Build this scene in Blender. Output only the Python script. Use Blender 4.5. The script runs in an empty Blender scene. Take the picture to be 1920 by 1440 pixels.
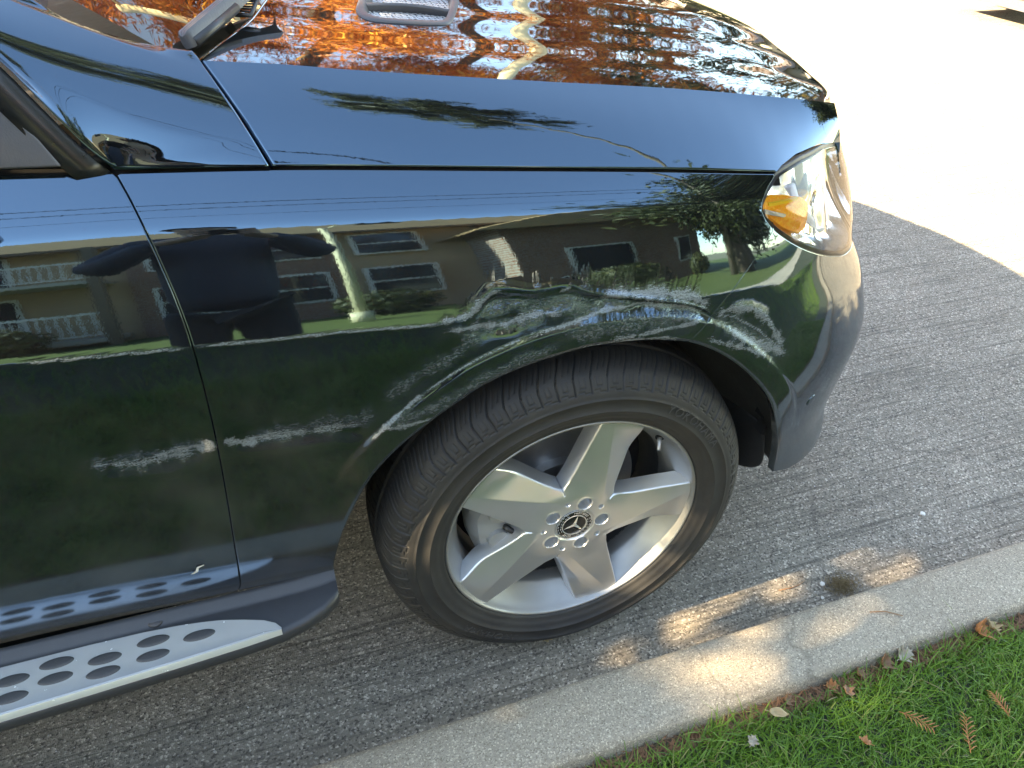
import bpy, bmesh, math, random
import numpy as np
from mathutils import Vector, Matrix
rnd=random.Random(7)
rng=np.random.default_rng(11)
scene=bpy.context.scene
# ------------------------------------------------------------------ camera
camd=bpy.data.cameras.new('camera'); cam=bpy.data.objects.new('camera',camd); scene.collection.objects.link(cam)
RM=((0.9415213,-0.33569416,0.02910447),(-0.17955296,-0.57292544,-0.79969818),(0.2851287,0.74770708,-0.59969638))
M=Matrix(((RM[0][0],-RM[1][0],-RM[2][0],-0.479008),(RM[0][1],-RM[1][1],-RM[2][1],-0.894404),(RM[0][2],-RM[1][2],-RM[2][2],1.449568),(0,0,0,1)))
cam.matrix_world=M
camd.sensor_fit='HORIZONTAL'; camd.sensor_width=36; camd.lens=36*1442.02/1920; camd.clip_start=.02; camd.clip_end=3000
scene.camera=cam
# ------------------------------------------------------------------ sky, sun, exposure
SUN_EL=math.radians(31.5); SUN_AZ=math.radians(-4.0)       # light travels along +x, a little away from the kerb
w=bpy.data.worlds.new('World'); scene.world=w; w.use_nodes=True
nt=w.node_tree; nt.nodes.clear()
sky=nt.nodes.new('ShaderNodeTexSky'); sky.sky_type='NISHITA'; sky.sun_disc=False
sky.sun_elevation=SUN_EL; sky.sun_rotation=math.radians(-90)+SUN_AZ
sky.air_density=1.0; sky.dust_density=0.25; sky.ozone_density=5.0
bg=nt.nodes.new('ShaderNodeBackground'); bg.inputs[1].default_value=0.14
wo=nt.nodes.new('ShaderNodeOutputWorld'); nt.links.new(sky.outputs[0],bg.inputs[0]); nt.links.new(bg.outputs[0],wo.inputs[0])
sd=bpy.data.lights.new('sun','SUN'); sd.energy=5.0; sd.angle=math.radians(.5); sd.color=(1,.95,.87)
so=bpy.data.objects.new('sun',sd); scene.collection.objects.link(so)
trav=Vector((math.cos(SUN_EL)*math.cos(SUN_AZ),-math.cos(SUN_EL)*math.sin(SUN_AZ),-math.sin(SUN_EL)))
so.rotation_euler=trav.to_track_quat('-Z','Y').to_euler(); so.location=(-20,3,12)
scene.view_settings.view_transform='Standard'; scene.view_settings.look='None'; scene.view_settings.gamma=1
scene.view_settings.exposure=3.72; scene.view_settings.use_curve_mapping=False
scene.view_settings.use_white_balance=True; scene.view_settings.white_balance_temperature=11800; scene.view_settings.white_balance_tint=10
scene.render.engine='CYCLES'
scene.cycles.max_bounces=10; scene.cycles.transparent_max_bounces=24
COL=scene.collection
# ------------------------------------------------------------------ helpers
def empty(name,loc=(0,0,0),rz=0):
    o=bpy.data.objects.new(name,None); o.empty_display_size=.1; o.location=loc; o.rotation_euler=(0,0,rz); COL.objects.link(o); return o
def tag(o,label=None,cat=None,group=None,kind=None):
    if label:o['label']=label
    if cat:o['category']=cat
    if group:o['group']=group
    if kind:o['kind']=kind
    return o
def mk(name,V,F,mat=None,parent=None,smooth=True,normals=None,attrs=None):
    me=bpy.data.meshes.new(name); V=np.asarray(V,float); me.from_pydata(V.tolist(),[],[tuple(int(i) for i in f) for f in F]); me.update()
    if smooth: me.polygons.foreach_set('use_smooth',np.ones(len(me.polygons),bool))
    for k,a in (attrs or {}).items():
        at=me.attributes.new(k,'FLOAT','POINT'); at.data.foreach_set('value',np.asarray(a,np.float32))
    if normals is not None: me.normals_split_custom_set_from_vertices(np.asarray(normals,float).tolist())
    o=bpy.data.objects.new(name,me); COL.objects.link(o)
    if mat:me.materials.append(mat)
    if parent:o.parent=parent
    return o
class MB:
    def __init__(s): s.V=[]; s.F=[]
    def add(s,V,F):
        b=len(s.V); s.V+= [tuple(map(float,v)) for v in V]; s.F+=[tuple(int(i)+b for i in f) for f in F]; return s
    def box(s,a,b,M=None):
        (x0,y0,z0),(x1,y1,z1)=a,b
        V=[(x,y,z) for z in(z0,z1) for y in(y0,y1) for x in(x0,x1)]
        if M is not None: V=[tuple(M@Vector(v)) for v in V]
        return s.add(V,[(0,2,3,1),(4,5,7,6),(0,1,5,4),(2,6,7,3),(0,4,6,2),(1,3,7,5)])
    def tube(s,P,R,n=8,cap=True):
        P=[Vector(p) for p in P]; m=len(P)
        if not hasattr(R,'__len__'):R=[R]*m
        V=[];F=[];up=Vector((0,0,1))
        t0=(P[1]-P[0]).normalized(); a=t0.cross(up if abs(t0.z)<.9 else Vector((1,0,0))).normalized()
        for i in range(m):
            t=(P[min(i+1,m-1)]-P[max(i-1,0)]).normalized()
            a=(a-t*a.dot(t)).normalized(); b=t.cross(a)
            for k in range(n):
                q=2*math.pi*k/n; V.append(P[i]+R[i]*(math.cos(q)*a+math.sin(q)*b))
        for i in range(m-1):
            for k in range(n): F.append((i*n+k,i*n+(k+1)%n,(i+1)*n+(k+1)%n,(i+1)*n+k))
        if cap: F+=[tuple(range(n))[::-1],tuple((m-1)*n+k for k in range(n))]
        return s.add(V,F)
    def build(s,name,mat,parent=None,smooth=False,**k): return mk(name,s.V,s.F,mat,parent,smooth,**k)
def bevel(o,w=.003,seg=2,ang=40):
    m=o.modifiers.new('b','BEVEL'); m.width=w; m.segments=seg; m.limit_method='ANGLE'; m.angle_limit=math.radians(ang); 
    for p in o.data.polygons:p.use_smooth=True
    m2=o.modifiers.new('w','WEIGHTED_NORMAL'); m2.keep_sharp=True
    return o
def grid_faces(ni,nj,wrap=False):
    i,j=np.meshgrid(np.arange(ni-1),np.arange(nj if wrap else nj-1),indexing='ij')
    j2=(j+1)%nj
    return np.stack([i*nj+j,i*nj+j2,(i+1)*nj+j2,(i+1)*nj+j],-1).reshape(-1,4)
def lathe(prof,n,axis_o=(0,0,0),closed=True):
    "profile (r,y) spun about the wheel axle (y)"
    th=np.linspace(0,2*np.pi,n,endpoint=False); P=np.array(prof)
    V=np.stack([P[:,0][:,None]*np.cos(th),np.repeat(P[:,1][:,None],n,1),P[:,0][:,None]*np.sin(th)],-1).reshape(-1,3)+np.array(axis_o)
    return V,grid_faces(len(P),n,True)
def rn(n,seed=0): return np.random.default_rng(seed).random(n)
# ------------------------------------------------------------------ materials
def newmat(name):
    m=bpy.data.materials.new(name); m.use_nodes=True; t=m.node_tree; b=t.nodes['Principled BSDF']; return m,t,b
def N(t,typ,**k):
    n=t.nodes.new('ShaderNode'+typ)
    for a,v in k.items():
        if a.startswith('i_'):
            key=a[2:]; n.inputs[int(key) if key.isdigit() else key.replace('_',' ')].default_value=v
        else: setattr(n,a,v)
    return n
def ramp(t,fac,stops,interp='LINEAR'):
    r=t.nodes.new('ShaderNodeValToRGB'); r.color_ramp.interpolation=interp; e=r.color_ramp.elements
    while len(e)>1:e.remove(e[-1])
    e[0].position=stops[0][0]; c=stops[0][1]; e[0].color=(*c,1) if hasattr(c,'__len__') else (c,c,c,1)
    for p,c in stops[1:]:
        x=e.new(p); x.color=(*c,1) if hasattr(c,'__len__') else (c,c,c,1)
    t.links.new(fac,r.inputs[0]); return r.outputs[0]
def mixc(t,f,a,b,mode='MIX'):
    m=t.nodes.new('ShaderNodeMix'); m.data_type='RGBA'; m.blend_type=mode
    for s,v in((m.inputs['Factor'],f),(m.inputs['A'],a),(m.inputs['B'],b)):
        if isinstance(v,bpy.types.NodeSocket): t.links.new(v,s)
        elif hasattr(v,'__len__'): s.default_value=(*v,1) if len(v)==3 else v
        else: s.default_value=v if s.type=='VALUE' else (v,v,v,1)
    return m.outputs['Result']
def mth(t,op,a,b=0.0,c=None):
    m=t.nodes.new('ShaderNodeMath'); m.operation=op
    for i,v in enumerate((a,b,c)):
        if v is None: continue
        if isinstance(v,bpy.types.NodeSocket): t.links.new(v,m.inputs[i])
        else: m.inputs[i].default_value=v
    return m.outputs[0]
def coords(t,scale=(1,1,1),rot=(0,0,0),obj=True):
    tc=t.nodes.new('ShaderNodeTexCoord'); mp=t.nodes.new('ShaderNodeMapping'); mp.inputs['Scale'].default_value=scale; mp.inputs['Rotation'].default_value=rot
    t.links.new(tc.outputs['Object' if obj else 'Generated'],mp.inputs[0]); return mp.outputs[0]
def noise(t,vec,scale,detail=3,rough=.55,out=0):
    n=N(t,'TexNoise'); n.inputs['Scale'].default_value=scale; n.inputs['Detail'].default_value=detail; n.inputs['Roughness'].default_value=rough
    if vec is not None:t.links.new(vec,n.inputs['Vector'])
    return n.outputs[out]
def voro(t,vec,scale,out='Distance',feature='F1',rand=1.0):
    n=N(t,'TexVoronoi'); n.feature=feature; n.inputs['Scale'].default_value=scale; n.inputs['Randomness'].default_value=rand
    t.links.new(vec,n.inputs['Vector']); return n.outputs[out]
def bump(t,b,h,strength=.3,dist=.01,prev=None):
    n=N(t,'Bump'); n.inputs['Strength'].default_value=strength; n.inputs['Distance'].default_value=dist; t.links.new(h,n.inputs['Height'])
    if prev is not None:t.links.new(prev,n.inputs['Normal'])
    if b is not None:t.links.new(n.outputs[0],b.inputs['Normal'])
    return n.outputs[0]
def plain(name,col,rough=.5,metal=0.0,var=.12,vscale=20,bmp=0.0,ior=1.5):
    m,t,b=newmat(name); v=coords(t); n=noise(t,v,vscale,4)
    t.links.new(mixc(t,n,tuple(c*(1-var) for c in col),tuple(min(1,c*(1+var)) for c in col)),b.inputs['Base Color'])
    b.inputs['Roughness'].default_value=rough; b.inputs['Metallic'].default_value=metal; b.inputs['IOR'].default_value=ior
    r=noise(t,v,vscale*3,3); t.links.new(mth(t,'ADD',mth(t,'MULTIPLY',r,.16),max(0,rough-.08)),b.inputs['Roughness'])
    if bmp: bump(t,b,noise(t,v,vscale*6,4),bmp,.003)
    return m
PAINT_IOR=2.2
def paint_mat(name,scuffed=False,dusty=1.0,peel=.010,wave=0.0):
    m,t,b=newmat(name); v=coords(t)
    b.inputs['IOR'].default_value=PAINT_IOR; b.inputs['Roughness'].default_value=.015; b.inputs['Specular Tint'].default_value=(.40,.72,1,1)
    # dust: settles lower on the body, fine flecks everywhere
    sep=N(t,'SeparateXYZ'); t.links.new(v,sep.inputs[0])
    low=N(t,'MapRange',i_1=.95,i_2=.36,i_3=.10,i_4=1.0); t.links.new(sep.outputs['Z'],low.inputs[0])
    d1=noise(t,v,7,5,.65); d2=noise(t,coords(t,(60,60,14)),3,3)
    dust=mth(t,'MULTIPLY',mth(t,'MULTIPLY',low.outputs[0],mth(t,'POWER',d1,2.0)),mth(t,'ADD',mth(t,'MULTIPLY',d2,.5),.7))
    dustf=mth(t,'MULTIPLY',dust,.30*dusty)
    fl=voro(t,v,160); flk=ramp(t,fl,[(0.0,1.0),(.045,1.0),(.07,0.0)]); flm=ramp(t,noise(t,v,23,3),[(.58,0.0),(.66,1.0)])
    flecks=mth(t,'MULTIPLY',mth(t,'MULTIPLY',flk,flm),.16*dusty)
    f=mth(t,'MAXIMUM',dustf,flecks)
    base=mixc(t,f,(.0035,.0036,.004),(.36,.37,.37))
    h=noise(t,v,260,2); n1=bump(t,None,h,1.0,peel*.001)
    if wave:
        wv=N(t,'TexWave',i_Scale=7.0,i_Distortion=2.2,i_Detail=1.0); wv.bands_direction='X'; t.links.new(coords(t,(1,.35,1)),wv.inputs[0])
        n1=bump(t,None,wv.outputs[1],1.0,wave*.001,n1)
    lowr=N(t,'MapRange',i_1=.60,i_2=.36,i_3=0.0,i_4=.09); t.links.new(sep.outputs['Z'],lowr.inputs[0]); rough=mth(t,'ADD',mth(t,'ADD',mth(t,'MULTIPLY',f,1.1),.012),lowr.outputs[0])
    if scuffed:
        at=N(t,'Attribute',attribute_name='scuff'); a2=N(t,'Attribute',attribute_name='rub')
        st=noise(t,coords(t,(16,60,150)),3.0,6,.72); st2=noise(t,coords(t,(90,90,260)),4.0,4,.7)
        k=mth(t,'ADD',mth(t,'MULTIPLY',mth(t,'SUBTRACT',mth(t,'ADD',mth(t,'MULTIPLY',st,.5),mth(t,'MULTIPLY',st2,.5)),.5),2.6),.5)
        g=N(t,'MapRange',i_1=-.10,i_2=.12); t.links.new(mth(t,'SUBTRACT',mth(t,'ADD',mth(t,'MULTIPLY',at.outputs['Fac'],.62),k),.86),g.inputs[0])
        fn=N(t,'MapRange',i_1=.36,i_2=.56,i_3=.25,i_4=1.0); t.links.new(noise(t,coords(t,(1,1,2.2)),420,3,.7),fn.inputs[0])
        sc=mth(t,'MULTIPLY',mth(t,'MULTIPLY',g.outputs[0],fn.outputs[0]),mth(t,'MINIMUM',mth(t,'MULTIPLY',at.outputs['Fac'],4.0),1.0))
        # rubbed, speckled paint: broken-up bumps
        rb=noise(t,coords(t,(1,1,1.6)),190,3,.6); rk=N(t,'MapRange',i_1=.46,i_2=.62); t.links.new(rb,rk.inputs[0])
        rub=mth(t,'MULTIPLY',a2.outputs['Fac'],rk.outputs[0])
        base=mixc(t,mth(t,'MULTIPLY',rub,.22),base,(.30,.33,.36))
        base=mixc(t,mth(t,'MULTIPLY',sc,.50),base,mixc(t,st2,(.08,.09,.10),(.60,.63,.66)))
        rough=mth(t,'ADD',rough,mth(t,'ADD',mth(t,'MULTIPLY',sc,.45),mth(t,'MULTIPLY',a2.outputs['Fac'],.10)))
        n1=bump(t,None,mth(t,'MULTIPLY',a2.outputs['Fac'],noise(t,coords(t,(1,1,1.5)),150,3,.6)),.7,.004,n1)
        n1=bump(t,None,mth(t,'MULTIPLY',at.outputs['Fac'],st),.35,.002,n1)
    t.links.new(base,b.inputs['Base Color']); t.links.new(rough,b.inputs['Roughness']); t.links.new(n1,b.inputs['Normal'])
    return m
PAINT=paint_mat('black_paint'); PAINT_S=paint_mat('black_paint_scuffed',True); PAINT_H=paint_mat('black_paint_hood',dusty=.35,wave=.035)
BLACK=plain('black_plastic',(.018,.019,.021),.45,bmp=.1,vscale=40)
GAPM=plain('dark_cavity',(.006,.006,.006),.8)
GREYP=plain('grey_trim_plastic',(.055,.056,.062),.5,bmp=.15,vscale=60)
RUBBER=None
ALLOY=plain('silver_alloy_paint',(.60,.62,.64),.33,.85,var=.05,vscale=9)
CHROME=plain('chrome',(.75,.76,.78),.06,1.0,var=.03)
def glass_mat(name,tint=(1,1,1),ior=1.45,rough=.0):
    m=bpy.data.materials.new(name); m.use_nodes=True; t=m.node_tree; t.nodes.clear()
    o=N(t,'OutputMaterial'); mx=N(t,'MixShader'); fr=N(t,'Fresnel'); fr.inputs['IOR'].default_value=ior
    tr=N(t,'BsdfTransparent'); tr.inputs[0].default_value=(*tint,1); gl=N(t,'BsdfGlossy'); gl.inputs['Roughness'].default_value=rough
    h=noise(t,coords(t),3.0,2); bp=N(t,'Bump',i_Strength=.02,i_Distance=.01); t.links.new(h,bp.inputs['Height']); t.links.new(bp.outputs[0],gl.inputs['Normal'])
    t.links.new(fr.outputs[0],mx.inputs[0]); t.links.new(tr.outputs[0],mx.inputs[1]); t.links.new(gl.outputs[0],mx.inputs[2]); t.links.new(mx.outputs[0],o.inputs[0]); return m
LENS=glass_mat('clear_lens',(.97,.97,.97),1.32); SCREEN=glass_mat('windscreen_glass',(.22,.25,.25),1.9); TINT=glass_mat('tinted_glass',(.16,.18,.18),1.6)
# ------------------------------------------------------------------ grid clipping: panels with exact cut lines
def clip_grid(A,Bc,G):
    "A,Bc: (ni,nj) surface parameters, G>0 kept. returns param verts, faces, boundary edges (ordered pairs)"
    ni,nj=A.shape; vid=-np.ones((ni,nj),int); P=[]; 
    keep=G>0; idx=np.argwhere(keep); vid[keep]=np.arange(len(idx)); P=list(zip(A[keep].tolist(),Bc[keep].tolist()))
    F=[];cut={};BE=[]
    k4=keep[:-1,:-1].astype(int)+keep[1:,:-1]+keep[1:,1:]+keep[:-1,1:]
    full=np.argwhere(k4==4)
    F=[(vid[i,j],vid[i+1,j],vid[i+1,j+1],vid[i,j+1]) for i,j in full]
    def ev(p,q):
        key=(p,q) if p<q else (q,p)
        if key not in cut:
            a,b=key; ga,gb=G[a],G[b]; t=ga/(ga-gb)
            cut[key]=len(P); P.append((A[a]+t*(A[b]-A[a]),Bc[a]+t*(Bc[b]-Bc[a])))
        return cut[key]
    for i,j in np.argwhere((k4>0)&(k4<4)):
        c=[(i,j),(i+1,j),(i+1,j+1),(i,j+1)]; poly=[]; ks=[keep[q] for q in c]
        for m in range(4):
            p,q=c[m],c[(m+1)%4]
            if ks[m]: poly.append(vid[p])
            if ks[m]!=ks[(m+1)%4]:
                poly.append(ev(p,q))
        if len(poly)>=3:
            F.append(tuple(poly))
            n0=len(idx); cc=[k for k in range(len(poly)) if poly[k]>=n0]
            for k in range(len(poly)):
                a,b=poly[k],poly[(k+1)%len(poly)]
                if a>=n0 and b>=n0: BE.append((a,b))
    return np.array(P),F,BE
def panel(name,s0,s1,z0,z1,ds,gfun,surf,mat,parent,flange=.014,inward=None,attr=None,r=.0018,label=None):
    s=np.arange(s0,s1+ds,ds); z=np.arange(z0,z1+ds,ds); S,Z=np.meshgrid(s,z,indexing='ij')
    P,F,BE=clip_grid(S,Z,gfun(S,Z))
    def nor(p):
        h=.0012; du=surf(p[:,0]+h,p[:,1])-surf(p[:,0]-h,p[:,1]); dv=surf(p[:,0],p[:,1]+h)-surf(p[:,0],p[:,1]-h)
        n=np.cross(du,dv); return n/np.linalg.norm(n,axis=1)[:,None]
    X=surf(P[:,0],P[:,1]); Nn=nor(P)
    # keep only used verts
    V=list(X); NN=list(Nn); FF=[f for f in F]; at={k:list(f(P[:,0],P[:,1])) for k,f in (attr or {}).items()}
    # rounded flange along cut edges
    if BE:
        out={}
        for a,b in BE:
            e=X[b]-X[a]; m=np.cross(e,(Nn[a]+Nn[b])/2); l=np.linalg.norm(m)
            if l>0:
                for q in(a,b): out[q]=out.get(q,0)+m/l
        bv={}
        for q,m in out.items():
            m=m/(np.linalg.norm(m)+1e-9); ids=[]
            for ang,dep in((30,0),(65,0),(90,0),(90,flange)):
                a=math.radians(ang); pos=X[q]+m*r*math.sin(a)-Nn[q]*(r*(1-math.cos(a))+dep)
                ids.append(len(V)); V.append(pos); NN.append(m*math.sin(a)+Nn[q]*math.cos(a))
                for k in at: at[k].append(at[k][q])
            bv[q]=[q]+ids
        for a,b in BE:
            A_,B_=bv[a],bv[b]
            for k in range(4): FF.append((B_[k],A_[k],A_[k+1],B_[k+1]))
    return mk(name,np.array(V),FF,mat,parent,True,np.array(NN),at)
# ---------------------------------------------------------------- body side sheet (metres; x forward, y to the far side, z up)
def smooth(t): t=np.clip(t,0,1); return t*t*(3-2*t)
def mono(xs,ys):
    "smooth (Hermite) interpolation through a table, usable on arrays"
    xs=np.array(xs,float); ys=np.array(ys,float)
    d=np.diff(ys)/np.diff(xs); m=np.concatenate([[d[0]],(d[1:]+d[:-1])/2,[d[-1]]])
    for i in range(1,len(m)-1):
        if d[i-1]*d[i]<=0: m[i]=0
    def f(x):
        x=np.asarray(x,float); i=np.clip(np.searchsorted(xs,x)-1,0,len(xs)-2)
        h=xs[i+1]-xs[i]; t=np.clip((x-xs[i])/h,0,1)
        return ((2*t**3-3*t**2+1)*ys[i]+(t**3-2*t**2+t)*h*m[i]+(-2*t**3+3*t**2)*ys[i+1]+(t**3-t**2)*h*m[i+1])
    return f
PLAN=np.array([(-5,-.03),(-3,-.03),(-1.5,-.03),(-.9,-.03),(-.5,-.03),(-.2,-.031),(.0,-.031),(.15,-.030),(.28,-.025),(.40,-.012),(.52,.022),(.63,.078),(.725,.165),(.775,.29),(.81,.46),(.84,.68),(.85,.95),(.84,1.22),(.81,1.44)])
def bspline(P,n=24):
    out=[]
    for i in range(1,len(P)-2):
        t=np.linspace(0,1,n,endpoint=False)[:,None]
        a,b,c,d=P[i-1],P[i],P[i+1],P[i+2]
        out.append(((1-t)**3*a+(3*t**3-6*t**2+4)*b+(-3*t**3+3*t**2+3*t+1)*c+t**3*d)/6)
    return np.concatenate(out)
_B=bspline(PLAN)
_bl=np.concatenate([[0],np.cumsum(np.linalg.norm(np.diff(_B,axis=0),axis=1))])
_i0=np.argmin(abs(_B[:,0]-0.0)); _bs=_bl-_bl[_i0]+_B[_i0,0]      # s equals x near the wheel
_dB=np.gradient(_B,_bs,axis=0); _dB/=np.linalg.norm(_dB,axis=1)[:,None]
S_END=float(_bs[np.argmin(abs(_B[:,1]-.95))])
def plan(s):
    s=np.asarray(s,float)
    return np.interp(s,_bs,_B[:,0]),np.interp(s,_bs,_B[:,1]),np.interp(s,_bs,-_dB[:,1]),np.interp(s,_bs,_dB[:,0])
f_shift=mono([.2,.28,.33,.37,.41,.47,.54,.6,.65,.7,.74,.77,.8,.85,.9,.95,1.0,1.05,1.2],[.075,.068,.0306,.0049,-.0119,-.0151,-.0123,-.0069,-.0213,-.0448,-.0575,-.0784,-.0964,-.1021,-.1043,-.1102,-.1076,-.1,-.094])
def _gs(x0,x1,f,sig,n=600):
    x=np.linspace(x0,x1,n); v=f(x); dx=x[1]-x[0]; k=np.exp(-.5*(np.arange(-int(4*sig/dx),int(4*sig/dx)+1)*dx/sig)**2); k/=k.sum(); p=len(k)//2
    v=np.convolve(np.pad(v,p,mode='edge'),k,'valid'); return lambda q:np.interp(q,x,v)
f_shift=_gs(.15,1.25,f_shift,.028)
f_zc=mono([-5, -0.9, -0.757, -0.666, -0.572, -0.39, -0.254, 0, 0.2, 0.4, 0.7],[0.9515, 0.9295, 0.9219, 0.9143, 0.9085, 0.8951, 0.8832, 0.8642, 0.8502, 0.8402, 0.8302])
f_zE=mono([-5, -0.95, -0.74, -0.588, -0.459, -0.261, -0.114, 0.128, 0.353, 0.7],[1.0881, 1.0621, 1.0526, 1.0452, 1.0352, 1.0197, 1.0081, 0.9913, 0.9728, 0.9368])
f_zT=mono([-5, -0.95, -0.613, -0.44, -0.131, 0.065, 0.428, 0.7],[1.1496, 1.1246, 1.1011, 1.0875, 1.0565, 1.0366, 0.9982, 0.9662])
_tt=np.linspace(0,1,201)
def _cum(tau):
    v=np.tan(np.radians(tau)); return np.concatenate([[0],np.cumsum((v[1:]+v[:-1])/2)])/200.
_F1=_cum(np.interp(_tt,[0,.05,.3,.6,.9,1],[11.5,13,15,17.5,21.5,25]))          # crease -> shoulder edge
_F2=_cum(np.interp(_tt,[0,.12,.3,1],[27,34,39,49]))                # shoulder edge -> hood cut
_zl=np.linspace(0,.7,141)
_tl=np.interp(_zl,[0,.006,.05,.2,.36,.42,.48,.54,.7],[-1,-2.6,-2.8,-3,-4,-8,-18,-32,-40])
_F0=np.concatenate([[0],np.cumsum((np.tan(np.radians(_tl[1:]))+np.tan(np.radians(_tl[:-1])))/2)])*.005
# bumper: smooth, creaseless
_zb=np.linspace(.2,1.2,201)
_tb=np.interp(_zb,[.2,.30,.38,.5,.62,.72,.80,.88,1.0,1.2],[-30,-22,-12,-5,-2,3,11,18,25,40])
_tb=_gs(.2,1.2,lambda q:np.interp(q,_zb,_tb),.03)(_zb)
_Fb=np.concatenate([[0],np.cumsum((np.tan(np.radians(_tb[1:]))+np.tan(np.radians(_tb[:-1])))/2)])*.005
_Fb-=np.interp(.80,_zb,_Fb)
ARC=(-.02,.385)
ARCH_T=[-2.2,-1.7589,-1.2974,-1.1311,-0.9876,-0.8416,-0.6836,-0.5382,-0.4449,-0.338,-0.2338,-0.1297,-0.0244,0.0838,0.1963,0.3213,0.4307,0.5544,0.7234,0.8442,1.0002,1.1519,1.3099,1.5068,1.6622,2.2]; ARCH_R=[0.4315,0.4315,0.4232,0.4209,0.4217,0.4186,0.4137,0.4126,0.415,0.4144,0.4133,0.4127,0.4145,0.4147,0.4169,0.4202,0.4259,0.4299,0.4341,0.4357,0.4371,0.4419,0.4546,0.4812,0.4859,0.4859]
f_arch=mono(ARCH_T,ARCH_R)
def arch_d(x,z):
    "distance outside the wheel-arch opening"
    dx=x-ARC[0]; dz=z-ARC[1]; th=np.arctan2(dx,dz); r=np.hypot(dx,dz)
    return r-f_arch(th)
def poly_dist(x,z,pts):
    "distance to a polyline and running parameter 0..1 along it"
    best=np.full(np.shape(x),9.); par=np.zeros(np.shape(x)); L=[0]
    for i in range(len(pts)-1): L.append(L[-1]+np.hypot(pts[i+1][0]-pts[i][0],pts[i+1][1]-pts[i][1]))
    for i in range(len(pts)-1):
        ax,az=pts[i][:2]; bx,bz=pts[i+1][:2]; l2=(bx-ax)**2+(bz-az)**2+1e-12
        t=np.clip(((x-ax)*(bx-ax)+(z-az)*(bz-az))/l2,0,1)
        d=np.hypot(x-ax-t*(bx-ax),z-az-t*(bz-az)); m=d<best
        best=np.where(m,d,best); par=np.where(m,(L[i]+t*(L[i+1]-L[i]))/L[-1],par)
    return best,par
DENTS=[]   # (polyline, depth, half width, taper)
_ct=mono([-.25,-.2072,-.1752,-.1202,-.0629,-.0378,.032,.1554,.21],[.892,.9005,.9174,.9065,.9045,.893,.8738,.8392,.815])
_cb=mono([-.25,-.2,-.12,-.03,.05,.13,.21],[.80,.815,.832,.838,.832,.818,.795])
_cd=mono([-.25,-.225,-.185,-.15,-.10,-.065,-.03,.05,.12,.18,.205,.25],[0,0,.0085,.0090,.0060,.0040,.0088,.0105,.0095,.0060,0,0])
def dent(s,z):
    o=np.zeros(np.shape(s))
    m=(s>-.24)&(s<.206)&(z>.78)&(z<.93)
    if m.any():
        S,Zq=s[m],z[m]; t=(_ct(S)-Zq)/(_ct(S)-_cb(S)); a=smooth(np.clip(t/.22,0,1)); b=smooth(np.clip((1-t)/.70,0,1))
        o[m]+=_cd(S)*a*b*(1+.18*np.sin(S*120+Zq*60)+.12*np.sin(S*47-Zq*150))
        o[m]-=.0024*np.exp(-(np.abs(t+.06)/.09)**2)*(_cd(S)/.009)
    for pts,dep,w in DENTS:
        xs=[p[0] for p in pts]; zs=[p[1] for p in pts]
        m=(s>min(xs)-3*w)&(s<max(xs)+3*w)&(z>min(zs)-3*w)&(z<max(zs)+3*w)
        if not m.any(): continue
        d,t=poly_dist(s[m],z[m],pts)
        o[m]+=dep*np.exp(-(d/w)**2)*np.clip(np.minimum(t,1-t)*6+.05,0,1)
    return o
def inset(s,z):
    zc,zE,zT=f_zc(s),f_zE(s),f_zT(s)
    h1=zE-zc; h2=zT-zE
    t1=np.clip((z-zc)/h1,0,1); t2=np.clip((z-zE)/h2,0,1.4)
    up=h1*np.interp(t1,_tt,_F1)+h2*(np.interp(np.minimum(t2,1),_tt,_F2)+np.maximum(t2-1,0)*1.15)
    lo=np.interp(np.maximum(zc-z,0),_zl,-_F0)
    o=np.where(z>zc,up,lo)
    ob=np.interp(z,_zb,_Fb)
    k=smooth((s-.12)/.30)
    o=o*(1-k)+(ob+.0)*k
    ad=arch_d(s,z)
    fl=.0040*(1-smooth((ad-.040)/.014))*smooth((s+.43)/.06)*(1-smooth((s-.40)/.1))*smooth((z-.30)/.1)
    fl=fl*(1-.75*(1-smooth(ad/.006)))          # lip rolls in
    return o-fl
def sheet(s,z,dents=True):
    s=np.asarray(s,float); z=np.asarray(z,float); s,z=np.broadcast_arrays(s,z)
    x,y,nx,ny=plan(s)
    k=smooth((s-.05)/.62)
    x=x+f_shift(z)*k
    o=inset(s,z)
    if dents: o=o+dent(s,z)
    return np.stack([x+nx*o,y+ny*o,z+0*o],-1)
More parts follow.
